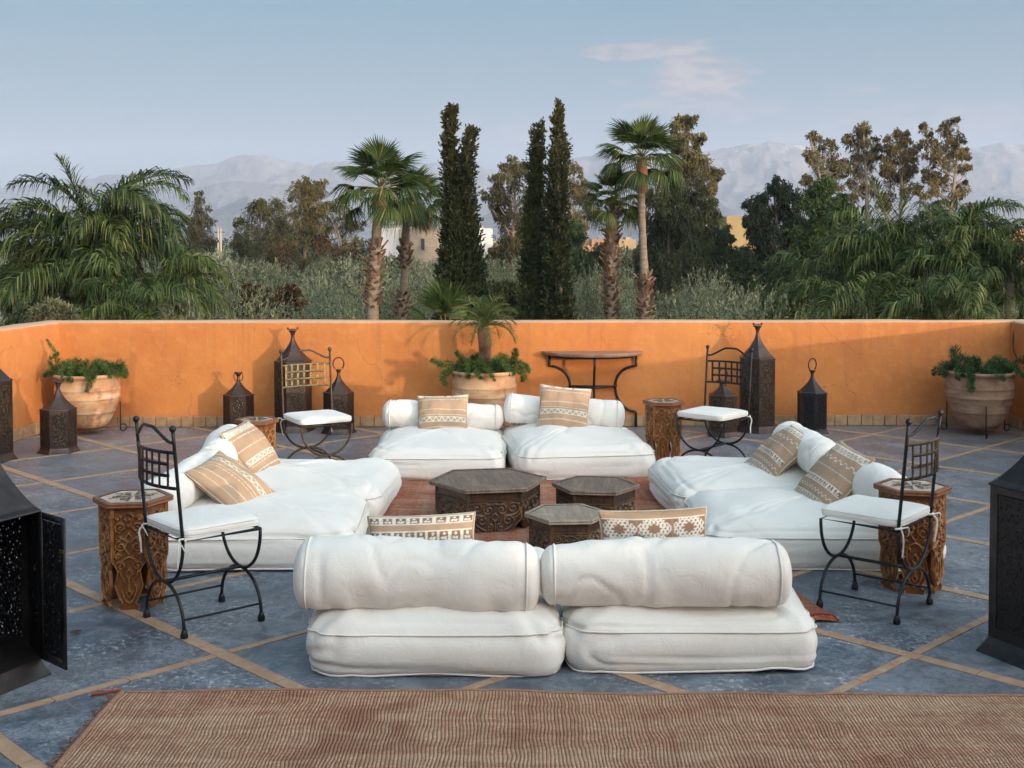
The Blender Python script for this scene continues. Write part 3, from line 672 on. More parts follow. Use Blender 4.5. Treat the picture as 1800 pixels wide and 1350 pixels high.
# ---- woven pillows: the weave pattern is a printed colour per point
TAN, TAN2, WHT, BRN, GRY = map(np.array, ((.43, .290, .190), (.34, .20, .125), (.74, .70, .62), (.13, .075, .05), (.33, .29, .22)))
def pattern(u, v, kd, seed):
    """u, v in 0..1; stripes run along u"""
    C = np.broadcast_to(TAN, u.shape+(3,)).copy()
    hue = fbm(np.stack([u*1.5, v*7, u*0+seed], -1), 3, seed)[..., None]; C = C*(1+.16*hue)+(TAN2-TAN)*.5*np.clip(hue, 0, 1)
    def band(lo, hi, col, cond=None):
        mk = (v > lo) & (v < hi); mk = mk if cond is None else mk & cond
        C[mk] = col
    def dots(v0, n, hw=.009): band(v0-hw, v0+hw, WHT, (u*n) % 1 < .55)
    def wavy(v0, n, amp=.010, hw=.006):
        mk = np.abs(v-(v0+amp*np.sign(np.sin(u*n*2*pi))*np.abs(np.sin(u*n*2*pi))**.6)) < hw; C[mk] = WHT
    def zig(lo, hi, n, bgc, t=.16):
        band(lo, hi, bgc); q = (v-lo)/(hi-lo); tri = np.abs(((u*n) % 1)*2-1)
        mk = (q > 0) & (q < 1) & (np.abs(q-tri) < t); C[mk] = WHT
        band(lo-.007, lo+.004, WHT); band(hi-.004, hi+.007, WHT)
    def boxes(lo, hi, n):
        band(lo, hi, WHT); q = (v-lo)/(hi-lo); uu = (u*n) % 1
        inside = (q > .14) & (q < .86) & (uu > .14) & (uu < .86); C[inside] = BRN*1.6
        for cx, cy in ((.36, .35), (.62, .35), (.5, .68)):
            C[(np.hypot((uu-cx)*1.0, q-cy) < .13) & inside] = WHT
    if kd == 0:      # tan kilim with a zigzag band
        dots(.86, 34); wavy(.60, 22); dots(.615, 50, .004); zig(.33, .43, 8, GRY); wavy(.20, 26, .008)
        band(.93, 1.0, WHT, (fbm(np.stack([u*26, v*26, u*0], -1), 2, seed) > -.25))
        dots(.48, 60, .004)
    elif kd == 1:    # lines and a dense white top
        band(.84, .96, WHT, ((u*30+v*30) % 1 < .55) | ((u*30-v*30) % 1 < .25)); dots(.77, 30, .007); wavy(.56, 40, .003, .004); zig(.28, .36, 7, GRY*1.2); wavy(.24, 50, .003, .004); wavy(.13, 24, .006)
    elif kd == 2:    # many lines
        wavy(.86, 40, .005); zig(.60, .70, 8, GRY*1.1, .13); wavy(.48, 34, .006); dots(.40, 60, .005); wavy(.22, 34, .007); dots(.10, 40, .005)
    elif kd == 3:    # faded, embroidered boxes
        C *= np.array([.86, .88, .95]); zig(.05, .14, 12, GRY); wavy(.22, 12, .016, .006); boxes(.31, .40, 9); dots(.50, 60, .005); dots(.57, 60, .006); wavy(.72, 7, .022, .008); zig(.84, .93, 10, GRY*1.2); band(.93, .95, WHT)
    elif kd == 4:    # row of small boxes
        boxes(.86, .985, 8); boxes(.56, .76, 9); dots(.40, 60, .006); boxes(.12, .28, 8)
    else:            # star lozenges
        band(.58, .88, BRN*1.9); q = (v-.58)/.30; uu = (u*3) % 1
        ins = (q > 0) & (q < 1); st2 = np.abs(((uu*7) % 1)*2-1); rr_ = np.abs(uu-.5)*2+np.abs(q-.5)*1.2
        lat = (np.abs(((uu*8+q*3) % 1)-.5) < .22) | (np.abs(((uu*8-q*3) % 1)-.5) < .22)
        C[ins & lat & (np.abs(rr_-.75) < .38)] = WHT; C[ins & (np.abs(uu-.02) < .035)] = TAN2
        band(.56, .585, WHT); band(.875, .90, WHT); dots(.40, 30, .012); zig(.14, .22, 9, GRY)
    C = np.where((v[..., None] < .012) | (v[..., None] > .988) | (u[..., None] < .012) | (u[..., None] > .988), TAN*.8, C)
    return C
def pillow(label, c, right, up, kd, seed, sx=.42, sy=.385, th_=.080):
    n = 96; g = np.linspace(-1, 1, n); g = np.sign(g)*(1-(1-np.abs(g))**1.25); U, V_ = np.meshgrid(g, g, indexing='ij')
    mb = MB()
    x = sx/2*U*(1-.055*(1-V_**2)); y = sy/2*V_*(1-.055*(1-U**2))
    tk = th_*(np.clip(1-U**2, 0, 1)*np.clip(1-V_**2, 0, 1))**.42
    for sg in (1, -1):
        s3 = np.stack([x, y, U*0+sg], -1)+seed*5.1; z = sg*(tk*(1+.20*fbm(s3*5, 3, seed))+.004*(tk > .002)*fbm(s3*17, 2, seed+3))+.012*fbm(np.stack([x, y, U*0], -1)*4+seed, 2, seed+7)
        z = z-.018*sg*np.exp(-((np.hypot(U, V_)-1.18)/.12)**2)*(tk > .003)*.4
        P = np.stack([x, y, z], -1); Cc = pattern((U+1)/2, (V_+1)/2, kd, seed)
        if sg > 0: mb.grid(P, C=Cc)
        else: mb.grid(P[:, ::-1], C=Cc[:, ::-1])
    o = mb.build('pillow', KILIM)
    r_ = Vector(right).normalized(); u_ = Vector(up); u_ = (u_-r_*u_.dot(r_)).normalized(); n_ = r_.cross(u_)
    M_ = Matrix((r_, u_, n_)).transposed().to_4x4(); M_.translation = Vector(c); o.matrix_world = M_
    tag(o, label, 'pillow', 'woven kilim pillows on the mattresses')
    # thin piping seam and corner tufts
    ee = np.linspace(-1, 1, 24); per = [(a, -1) for a in ee[:-1]]+[(1, a) for a in ee[:-1]]+[(a, 1) for a in ee[::-1][:-1]]+[(-1, a) for a in ee[::-1][:-1]]
    Q = [(sx/2*a*(1-.055*(1-b*b)), sy/2*b*(1-.055*(1-a*a)), float(.012*fbm(np.array([sx/2*a*(1-.055*(1-b*b)), sy/2*b*(1-.055*(1-a*a)), 0])*4+seed, 2, seed+7))) for a, b in per]
    MB().tube(Q, .0035, 5, closed=True).build('seam', PIPE2, o)
    return o
pillow('tan kilim pillow with a zigzag band, upright on the back bench left', W(778, 733, 9.76), (1, 0, .02), (0, .50, .86), 0, 1)
pillow('tan kilim pillow with a zigzag band, tilted on the back bench right', W(991, 719, 9.72), (.99, -.03, -.10), (.10, .45, .88), 0, 2)
pillow('tan pillow with a dense white end band, farther one on the left bench', W(443, 792, 8.10), (.22, .95, .06), (-.64, -.08, .74), 1, 3, .42, .42)
pillow('tan pillow with many fine white lines, nearer one on the left bench, slumped', W(408, 852, 7.05), (.80, -.14, -.58), (.36, .90, .12), 2, 4, .46, .40)
pillow('faded tan pillow with embroidered boxes, farther one on the right bench', W(1371, 797, 8.05), (.22, -.92, -.13), (.72, .20, .62), 3, 5, .40, .44)
pillow('faded tan pillow with embroidered boxes, nearer one on the right bench', W(1464, 842, 7.12), (.26, -.92, -.13), (.64, .15, .74), 3, 6, .40, .46)
pillow('tan pillow with a row of small brown boxes, behind the front left bolster', (-.415, 5.47, .432), (1, .02, .035), (0, .22, .97), 4, 7, .50, .29, .072)
pillow('tan pillow with a band of white star lozenges, behind the front right bolster', (.655, 5.48, .455), (1, -.02, .045), (0, .10, .99), 5, 8, .50, .29, .072)

# ---- carved panels
def spiral(cx, cy, r, turns, a0, dirn, n=60):
    t = np.linspace(0, 1, n); a = a0+dirn*t*turns*2*pi; q = r*(1-.88*t)
    return np.stack([cx+q*np.cos(a), cy+q*np.sin(a)], 1)
def carve(W_, H_, curves, N_, M_, hw, t, depth, margin, rid, z_lo=0.0, name='panel'):
    """a wooden board with a relief of ridges along curves; hw(z) half width"""
    zz = np.linspace(0, H_, M_); uu = np.linspace(-1, 1, N_)
    h_ = np.array([hw(q) for q in zz]); X = uu[:, None]*h_[None]; Z = np.broadcast_to(zz[None], X.shape)
    d = np.full(X.shape, 9.0); pts = np.concatenate([np.concatenate([c_, c_*np.array([-1, 1])]) for c_ in curves])
    for k in range(0, len(pts), 400):
        q = pts[k:k+400]; d = np.minimum(d, np.sqrt((X[..., None]-q[:, 0])**2+(Z[..., None]-q[:, 1])**2).min(-1))
    r1 = np.clip(1-(d/rid)**2, 0, 1)**.6
    edge = np.minimum(np.minimum(h_[None]-np.abs(X), H_-Z), Z+.02); fr = np.clip((margin-edge)/.004, 0, 1)
    rel = np.maximum(r1*.9, fr); y = -(depth*(rel-1))
    nse = fbm(np.stack([X*60, Z*60, X*0], -1), 2, 3)*.0007; wear = np.clip(rel*.8+.25*fbm(np.stack([X*14, Z*14, X*0+5], -1), 3, 8), 0, 1)*.9
    C = np.stack([wear, wear, wear], -1)
    front = np.stack([X, y+nse, Z], -1); back = np.stack([X, np.full(X.shape, t), Z], -1)
    mb = MB().grid(front, C=C); mb.grid(back[::-1], C=C[::-1]*.3)
    bi = [(i, 0) for i in range(N_)]+[(N_-1, j) for j in range(1, M_)]+[(i, M_-1) for i in range(N_-2, -1, -1)]+[(0, j) for j in range(M_-2, 0, -1)]
    fr_ = np.array([front[i, j] for i, j in bi]); bk = np.array([back[i, j] for i, j in bi])
    P = np.stack([fr_, bk], 1); mb.grid(P[:, ::-1], closed_u=True, C=np.full(P.shape, .5)); return mb
def hexpts(Rr, ph=0.0, n=6): return [(Rr*cos(ph+k*2*pi/n), Rr*sin(ph+k*2*pi/n)) for k in range(n)]
def hex_table(label, cat, c, rz, Rt, Rb, H_, panel_me, top_m, body_m, group, slab=.028, lip=.012, curves=None, name='side_table'):
    t = thing(name, label, cat, c, rz, group)
    prof = [(Rb*.9, H_-slab), (Rt*.97, H_-slab), (Rt, H_-slab+.006), (Rt*.985, H_-slab*.55), (Rt, H_-slab*.4), (Rt, H_-.005), (Rt*.985, H_), (Rt-.032, H_), (Rt-.036, H_-.004), (.001, H_-.004)]
    tp = MB().lathe(prof[:8], 6, cap=(True, False)).build('tabletop', body_m if curves is not None else top_m, t, False)
    MB().lathe([(Rt-.034, H_-.010), (Rt-.034, H_-.003), (.001, H_-.003)], 6, cap=(False, False)).build('top_board', top_m, t, False)
    if curves is not None:
        ar = MB()
        for k in range(6):
            a = k*pi/3
            for q in curves:
                P = np.array([(x*cos(a)-y*sin(a), x*sin(a)+y*cos(a), H_+.0006) for x, y in q]); ar.tube(P, .0028, 5, flat=(1, .35))
        ar.build('inlay', DARKW, t)
    for k in range(6):
        a = k*pi/3+pi/6; o = link(bpy.data.objects.new('carved_panel', panel_me), t)
        d = Rb*cos(pi/6); o.location = (d*cos(a), d*sin(a), 0); o.rotation_euler = (0, 0, a+pi/2)
    MB().lathe([(Rb*.80, H_*.42), (Rb*.80, H_-slab-.002)], 6, cap=(True, True)).build('core', body_m, t, False)
    return t
INL_C = [catmull([(.02, .0), (.045, .018), (.075, .010), (.085, -.008), (.07, -.016), (.058, -.006)], 8), catmull([(.085, .035), (.10, .05), (.115, .045)], 6), catmull([(.04, -.002), (.06, .028), (.09, .03), (.098, .012)], 8), np.array([[.015, .008], [.055, .0], [.10, .0]])]
def side_panel(Rb, H_):
    w_ = Rb/2; k = H_/.5
    def hw(z):
        z = z/k
        pts = [(0, .55), (.02, .62), (.035, .36), (.07, .60), (.12, .80), (.16, .70), (.19, .62), (.215, .78), (.235, .95), (.26, .985), (.6, .985)]
        return w_*np.interp(z, [p[0] for p in pts], [p[1] for p in pts])
    cv = []
    for z0, d_ in ((.40, 1), (.31, -1), (.215, 1)):
        cv += [spiral(w_*.46, z0*k, w_*.33, 1.6, -pi/2 if d_ > 0 else pi/2, d_), spiral(w_*.62, (z0+.045)*k, w_*.18, 1.3, pi, -d_)]
    cv += [catmull([(0, .47*k), (w_*.25, .45*k), (w_*.10, .41*k), (w_*.55, .365*k), (w_*.12, .33*k), (w_*.22, .30*k), (0, .27*k)], 14),
           catmull([(0, .26*k), (w_*.4, .235*k), (w_*.5, .18*k), (w_*.28, .14*k), (w_*.42, .10*k), (w_*.2, .05*k), (0, .035*k)], 14),
           catmull([(0, .20*k), (w_*.18, .175*k), (0, .15*k), (0, .10*k), (w_*.15, .08*k), (0, .06*k)], 10), catmull([(0, .44*k), (w_*.12, .425*k), (0, .40*k)], 8),
           catmull([(0, .375*k), (w_*.16, .35*k), (0, .325*k)], 8), catmull([(w_*.85, .45*k), (w_*.72, .33*k), (w_*.88, .25*k)], 12)]
    return carve(2*w_, H_, cv, 44, 110, hw, .018, .013, .006, .0042).mesh('carved_panel', HONEY, True, 60)
def coffee_panel(Rb, H_):
    w_ = Rb/2
    def hw(z):
        q = z/H_; pts = [(0, .34), (.03, .42), (.07, .46), (.12, .66), (.18, .74), (.25, .80), (.33, .93), (.40, .985), (1, .985)]
        return w_*np.interp(q, [p[0] for p in pts], [p[1] for p in pts])
    cv = [spiral(w_*.66, .62*H_, w_*.26, 1.7, -pi/2, 1), spiral(w_*.25, .58*H_, w_*.20, 1.5, pi/2, -1), spiral(w_*.48, .33*H_, w_*.20, 1.5, 0, 1), spiral(w_*.18, .17*H_, w_*.13, 1.3, pi/2, 1),
          catmull([(0, .72*H_), (w_*.18, .69*H_), (w_*.40, .74*H_), (w_*.9, .72*H_)], 12), catmull([(w_*.9, .72*H_), (w_*.92, .5*H_), (w_*.72, .38*H_), (w_*.7, .26*H_), (w_*.4, .12*H_), (0, .04*H_)], 14),
          catmull([(0, .50*H_), (w_*.12, .40*H_), (0, .30*H_), (0, .10*H_)], 10), catmull([(w_*.35, .45*H_), (w_*.62, .46*H_), (w_*.85, .52*H_)], 10), np.array([[w_*q, .78*H_] for q in np.linspace(0, .95, 60)])]
    return carve(2*w_, H_, cv, 84, 76, hw, .02, .010, .008, .0048 if Rb > .3 else .0042).mesh('carved_panel', DARKW, True, 60)
H1 = .545
sp = side_panel(.172, H1-.026); sp2 = side_panel(.148, H1-.026); sp3 = side_panel(.140, .50-.026)
GT = 'carved hexagonal side tables'
hex_table('carved honey wood side table with inlaid top, beside the left iron chair', 'side table', (-1.925, 6.03, 0), R(8), .20, .172, H1, sp, PALETOP, HONEY, GT, curves=INL_C)
hex_table('carved honey wood side table behind the right iron chair, before the right bench', 'side table', (2.125, 6.30, 0), R(-12), .20, .172, H1, sp, PALETOP, HONEY, GT, curves=INL_C)
hex_table('carved orange wood side table behind the left bench, next to the back left chair', 'side table', (-1.915, 8.93, 0), R(5), .165, .140, .50, sp3, PALETOP, HONEY, GT, curves=[q*.8 for q in INL_C])
hex_table('tall carved wood side table standing free right of the back bench', 'side table', (1.225, 9.62, 0), R(-10), .170, .148, H1, sp2, PALETOP, HONEY, GT, curves=[q*.82 for q in INL_C])
GC = 'dark carved coffee tables in the middle of the ring'
hex_table('largest of the three dark carved hexagonal coffee tables, at the left', 'coffee table', (-.155, 7.69, 0), R(9.6), .39, .345, .30, coffee_panel(.345, .272), GREYTOP, DARKW, GC, name='coffee_table')
hex_table('middle sized dark carved hexagonal coffee table, at the back right of the three', 'coffee table', (.53, 7.53, 0), R(-7), .28, .252, .30, coffee_panel(.252, .272), GREYTOP, DARKW, GC, name='coffee_table')
hex_table('smallest dark carved hexagonal coffee table, the nearest of the three, with a pale worn top', 'coffee table', (.315, 6.87, 0), R(4), .245, .218, .27, coffee_panel(.218, .242), topwood('pale_worn_top', (.22, .165, .115), (.36, .29, .22), .55), DARKW, GC, name='coffee_table')

# ---- iron chairs
def chair(label, c, rz, gridm=IRON_B, frm=IRON):
    t = thing('iron_chair', label, 'chair', c, rz, 'black wrought iron chairs with white seat pads')
    a = .20; d = .20; hs_ = .45
    for sg in (-1, 1):
        th2 = np.linspace(0, pi, 25)
        nm = 'front_legs' if sg > 0 else 'rear_legs'
        mb = MB().tube([(a*cos(q), sg*d, hs_-.226*sin(q)**.9) for q in th2], .0085, 8)
        mb.tube([(a*1.02*cos(q)*(1 if 1 else 1), sg*d, .018+.206*sin(q)**.85) for q in th2], .0085, 8)
        lg = mb.build(nm, frm, t)
        for sx_ in (-1, 1):
            MB().lathe([(.013, 0), (.018, .004), (.018, .018), (.014, .030), (.011, .042)], 12, (sx_*a*1.02, sg*d, .0)).build('foot', frm, lg)
        MB().tube([(sg*a*1.0, -d, .085), (sg*a*1.0, d, .085)], .0055, 6).build('stretcher', frm, t)
    MB().tube([(0, -d, .224), (0, d, .224)], .0085, 8).build('stretcher', frm, t)
    fr = MB().tube([(-a, -d, hs_), (a, -d, hs_), (a, d, hs_), (-a, d, hs_)], .0085, 8, closed=True)
    for q in (-.12, 0, .12): fr.box((q, 0, hs_), (.02, 2*d, .004))
    fr.build('seat_frame', frm, t)
    ln = lambda z: -d-.045*max(0, (z-hs_))/.53
    for sx_ in (-1, 1):
        ps = MB().tube([(sx_*a, ln(z), z) for z in np.linspace(hs_-.01, .965, 10)], .0088, 8).build('back_post', frm, t)
        MB().ball((sx_*a, ln(.98), .980), .0165, 12).build('finial', frm, ps)
    bow = lambda x, z: ln(z)-.05*(1-(x/a)**2)
    wv_ = []
    for x in np.linspace(-a, a, 33):
        z = .915+.062*np.clip(cos(x/a*pi/2)**1.6*1.25-.12, 0, 1); wv_.append((x, bow(x, z)*.6+ln(z)*.4, z))
    MB().tube(wv_, .0075, 8).build('top_rail', frm, t)
    gr = thing_part = None
    for z, full in ((.868, 1), (.812, 0), (.757, 0), (.700, 1)):
        xs = np.linspace(-a, a, 17) if full else np.linspace(-.158, .158, 15)
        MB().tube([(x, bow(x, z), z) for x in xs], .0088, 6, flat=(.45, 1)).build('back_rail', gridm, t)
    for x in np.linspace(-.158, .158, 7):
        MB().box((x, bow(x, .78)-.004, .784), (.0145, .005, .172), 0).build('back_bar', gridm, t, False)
    # seat pad
    NT = 72; tt = np.arange(NT)*2*pi/NT; e = .22; ph = np.linspace(pi/2, -pi/2, 22)
    bx = np.sign(np.cos(tt))*np.abs(np.cos(tt))**e; by = np.sign(np.sin(tt))*np.abs(np.sin(tt))**e
    z = np.sign(np.sin(ph))*np.abs(np.sin(ph))**.6; rho = np.cos(ph)**.22; rho[0] = rho[-1] = 0
    X = bx[:, None]*rho*.212; Y = by[:, None]*rho*.212; Z = hs_+.036+.026*z[None]+.010*np.clip(1-(X/.21)**2, 0, 1)*np.clip(1-(Y/.21)**2, 0, 1)*(z > 0)
    P = np.stack([X, Y, Z+0*X], -1); P += .003*fbm(P*12+c[0], 3, 5)[..., None]
    pd = MB().grid(P, closed_u=True).build('seat_pad', CANVAS, t)
    for zz_ in (.55, -.6):
        r_ = np.interp(zz_, z[::-1], rho[::-1])+.006
        MB().tube([(bx[i]*r_*.212, by[i]*r_*.212, hs_+.036+.026*zz_) for i in range(NT)], .0028, 5, closed=True).build('piping', PIPING, pd)
    for sx_ in (-1, 1):
        x0 = sx_*a; tb = MB().tube([(x0+.016*cos(q), -d+.014*sin(q), hs_+.006+.002*q) for q in np.linspace(0, 2*pi, 12)], .006, 6, flat=(.5, 1))
        tb.tube(catmull([(x0, -d-.014, hs_+.01), (x0+sx_*.012, -d-.03, hs_-.02), (x0+sx_*.004, -d-.028, hs_-.07), (x0-.006, -d-.024, hs_-.125)], 6), .0055, 6, flat=(.5, 1))
        tb.tube(catmull([(x0, -d-.012, hs_+.012), (x0+.03, -d-.035, hs_+.016), (x0+.055, -d-.03, hs_-.005), (x0+.068, -d-.022, hs_-.03)], 6), .005, 6, flat=(.5, 1))
        tb.build('tie', PIPING, t)
    return t
def face(dx, dy): return math.atan2(-dx, dy)       # rotation that turns local +Y to (dx, dy)
chair('black iron chair at the left, facing away to the left bench', (-1.50, 5.755, 0), face(.756, .655), IRON)
chair('black iron chair at the right, standing before the carved side table by the right bench', (1.83, 5.965, 0), face(-.76, .65))
chair('iron chair with a rusty lattice back coloured gold as by low sun, behind the left bench', (-1.49, 9.10, 0), face(.50, -.86), BRASS_SUNLIT, IRON_B)  # lattice colour holds the gold of the sun as well as rust
chair('black iron chair at the back right, before the tallest dark lantern', (1.57, 9.30, 0), face(-.655, -.755), IRON)

# ---- lanterns
def lantern(label, c, rz, Rb, eave, neck, r_neck=.018, handle='ring', perf=PERF, met=LMET, door=False, capw=1.0):
    t = thing('metal_lantern', label, 'lantern', c, rz, 'dark pierced metal lanterns standing on the terrace')
    hb = .05*min(1.4, Rb/.145)
    MB().lathe([(Rb*1.20, 0), (Rb*1.19, .006), (Rb*1.07, hb*.55), (Rb*1.0, hb), (Rb*.96, hb)], 6, cap=(True, True)).build('base', met, t, False)
    ap = Rb*cos(pi/6); sd_ = Rb; bw = sd_*.14; hh = eave-hb
    for k in range(6):
        a = k*pi/3+pi/6; is_door = door and k == door_k
        fr = MB(); x0, x1 = -sd_/2, sd_/2
        fr.box((0, 0, bw*.6), (sd_-.002, .006, bw*1.2)); fr.box((0, 0, hh-bw*.45), (sd_-.002, .006, bw*.9))
        fr.box((x0+bw/2, 0, hh/2), (bw, .0062, hh-.001)); fr.box((x1-bw/2, 0, hh/2), (bw, .0062, hh-.001))
        if is_door:                                   # swung open on its hinge edge
            p = link(bpy.data.objects.new('door', fr.mesh('door', LMETD)), t)
            MB().box((0, 0, hh/2), (sd_-2*bw+.002, .0025, hh-2*bw)).build('pierced_sheet', PERFB, p, False)
            MB().box((x1-.02, -.006, hh*.78), (.03, .006, .014)).build('catch', BRASS_SUNLIT, p, False)
            hx, hy = cos(a+pi/6)*Rb, sin(a+pi/6)*Rb     # hinge corner
            ang = door; M_ = Matrix.Translation((hx, hy, hb)) @ Matrix.Rotation(ang, 4, 'Z') @ Matrix.Translation((sd_/2, 0, 0))
            p.matrix_local = M_; continue
        p = link(bpy.data.objects.new('side_frame', fr.mesh('side_frame', met, False)), t)
        p.location = (ap*cos(a), ap*sin(a), hb); p.rotation_euler = (0, 0, a+pi/2)
        MB().box((0, .001, hh/2), (sd_-2*bw+.002, .0025, hh-2*bw)).build('pierced_sheet', perf, p, False)
    rr_ = [(Rb*1.03, eave-.004), (Rb*1.05, eave), (Rb*1.03, eave+.006)]
    hr = neck-eave
    for q in np.linspace(.06, 1, 12): rr_.append((max(r_neck, (Rb*1.0-r_neck)*(1-q)**1.55+r_neck), eave+hr*q))
    MB().lathe(rr_, 6, cap=(True, True)).build('roof', met, t, False)
    cz = neck
    if handle == 'ring':
        MB().lathe([(r_neck, cz-.01), (r_neck*.9, cz+.02), (r_neck*1.9, cz+.045), (r_neck*1.9, cz+.052)], 8).build('cap', met, t, False)
        rg = .052*Rb/.145; mb = MB().tube([(rg*cos(q), 0, cz+.060+rg*.9+rg*1.15*sin(q)) for q in np.linspace(-.9, pi+.9, 25)], .0045, 6, flat=(1, 1.6))
        mb.build('ring_handle', met, t)
    elif handle == 'ears':
        MB().lathe([(r_neck, cz-.01), (r_neck*.8, cz+.03), (r_neck*2.3, cz+.065), (r_neck*2.3, cz+.072)], 8).build('cap', met, t, False)
        for sg in (-1, 1):
            MB().tube(catmull([(sg*r_neck, 0, cz-.01), (sg*.034, 0, cz), (sg*.042, 0, cz+.035), (sg*.034, 0, cz+.068), (sg*.026, 0, cz+.078)], 6), .0045, 6).build('ring_handle', met, t)
    else:
        MB().lathe([(r_neck, cz-.01), (r_neck*.9, cz+.02), (r_neck*1.5, cz+.05), (r_neck*2.3, cz+.062), (r_neck*2.3, cz+.070)], 8).build('cap', met, t, False)
        mb = MB().box((0, 0, cz+.080), (r_neck*5.4*capw, .016, .010), 0, .003)
        for sg in (-1, 1): mb.box((sg*r_neck*2.6*capw, 0, cz+.087), (.016, .018, .024), 0, .004)
        mb.build('top_bar', met, t, False)
    return t
door_k = -1
lantern('small dark lantern in the left corner before the planted clay pot', (-3.94, 10.33, 0), R(22), .148, .375, .545, handle='bar')
lantern('tall dark lantern at the left edge by the left parapet', (-4.37, 9.93, 0), R(18), .185, .67, .92, handle='bar')
lantern('small dark lantern with two ear handles, its shadow on the sunlit wall', (-2.625, 11.42, 0), R(10), .142, .355, .50, .015, 'ears')
lantern('tallest dark lantern of the left group, behind the chair with the sun-gold lattice', (-2.115, 11.50, 0), R(20), .178, .67, .90, handle='bar')
lantern('small dark lantern with a ring handle, right of the chair with the sun-gold lattice', (-1.655, 11.36, 0), R(12), .143, .385, .555, .015, 'ring')
lantern('small dark lantern with a blunt roof behind the back right chair', (1.985, 11.20, 0), R(28), .138, .385, .47, .035, 'ring')
lantern('tallest dark lantern of the right group, with a wide top bar', (2.365, 11.48, 0), R(24), .180, .705, .945, handle='bar')
lantern('small black lantern with a large ring handle, standing alone at the right', (2.87, 11.38, 0), R(30), .140, .385, .545, .015, 'ring', PERFD, LMETD)
door_k = 5
lantern('big black lantern at the left edge nearest the camera, its pierced door open', (-2.215, 5.0, 0), R(4), .215, .70, 1.02, handle='bar', perf=PERFB, met=LMETD, door=R(-45))
door_k = -1
lantern('big black lantern at the right edge nearest the camera', (2.425, 5.28, 0), R(-5), .285, .755, 1.10, handle='bar', perf=PERFD, met=LMETD)

# ---- console table
ct_ = thing('console_table', 'half round console table with black iron legs against the back wall', 'console table', (.795, 11.77, 0))
n = 40; arc = [(.50*cos(q), -.36*sin(q)) for q in np.linspace(0, pi, n)]
mb = MB(); pr = [(.955, .712), (.985, .716), (1.0, .726), (1.0, .742), (.985, .748)]
V_ = np.array([[(x*k, y*k, z) for x, y in arc] for k, z in pr]); mb.grid(V_.transpose(1, 0, 2)[::-1])
mb.add([(x*.985, y*.985, .748) for x, y in arc], ngon=[list(range(n))[::-1]]); mb.add([(x*.955, y*.955, .712) for x, y in arc], ngon=[list(range(n))])
mb.build('tabletop', CONTOP, ct_, True, 30)
ap_ = [(.43*cos(q), -.30*sin(q)) for q in np.linspace(0, pi, n)]
MB().grid(np.array([[(x, y, .705), (x, y, .690), (x*.97, y*.97, .690), (x*.97, y*.97, .705)] for x, y in ap_])).build('apron', IRON, ct_)
def cleg(a, wst):
    # radial bracket leg: r outward from the wall centre
    pr_ = catmull([(.0, .695), (.0, .66), (.0, .61)], 4)
    p1 = [(0, .70), (0, .60)]+[(-.205*sin(q)**1.0*1.0, .405+.195*cos(q)) for q in np.linspace(.12, pi/2, 12)]
    p2 = [(-.205+.205*(1-cos(q)), .405-.255*sin(q)) for q in np.linspace(.05, pi/2-.05, 12)]+[(0, .142), (0, 0.004)]
    pts = p1+p2; ex, ey = cos(a), -sin(a); rx, ry = .43, .30
    return [((rx+q[0]*wst)*ex if abs(ex) > .1 else 0.0, (ry+q[0]*(wst if abs(ex) > .1 else .35))*ey-.012, q[1]) for q in pts]
for a in (0.0, pi/2, pi): MB().tube(cleg(a+(.12 if a == 0 else -.12 if a == pi else 0), 1.0), .0125, 8).build('leg', IRON, ct_)
MB().tube([(-.235, -.06, .405), (-.1, -.13, .402), (0, -.232, .405), (.1, -.13, .402), (.235, -.06, .405)], .010, 8).build('stretcher', IRON, ct_)
MB().tube([(-.235, -.05, .400), (.235, -.05, .400)], .010, 8).build('stretcher', IRON, ct_)

# ---- clay pots on iron stands
def pot(label, c, pm, sc=1.0, stand=True, group='clay pots planted with ferns'):
    t = thing('clay_pot', label, 'pot', c, 0, group)
    pf = [(.10, .07), (.165, .075), (.19, .10), (.225, .15), (.245, .20), (.255, .215), (.262, .22), (.255, .235), (.280, .29), (.298, .345), (.302, .352), (.308, .358), (.302, .366), (.306, .42), (.305, .435), (.311, .441), (.305, .448), (.300, .50), (.292, .545), (.300, .555), (.312, .566), (.314, .578), (.308, .590), (.290, .592), (.282, .585), (.278, .54)]
    P = [(r_*sc, z*sc+(0 if stand else -.07)) for r_, z in pf]; mb = MB().lathe(P, 48, cap=(True, False)); mb.build('pot_body', pm, t)
    MB().lathe([(.275*sc, .552*sc), (.14*sc, .568*sc), (.001, .572*sc)], 24, cap=(False, False)).build('soil', SOIL, t)
    if stand:
        MB().tube([(.27*sc*cos(q), .27*sc*sin(q), .285*sc) for q in np.linspace(0, 2*pi, 33)[:-1]], .007, 6, closed=True).build('stand_ring', IRON, t)
        for k in range(3):
            a = .35+k*2*pi/3
            leg = [(.30*sc, .30*sc), (.30*sc, .18), (.30*sc, .03)]; cur = [(.325*sc+.032*cos(q), .045-.032*sin(q)*1.0) for q in np.linspace(pi, -.9*pi, 16)]
            MB().tube([(r_*cos(a), r_*sin(a), max(z, .008)) for r_, z in leg+cur], .006, 6).build('stand_leg', IRON, t)
    return t
pot('planted pale clay pot on an iron stand in the left corner', (-4.03, 11.30, 0), POT, .98)
pot('planted pale clay pot with a small palm at the middle of the back wall', (-.265, 11.36, 0), POT, 1.02)
pot('planted brown clay pot in the shaded right corner', (4.43, 11.28, 0), POTB, 1.02)

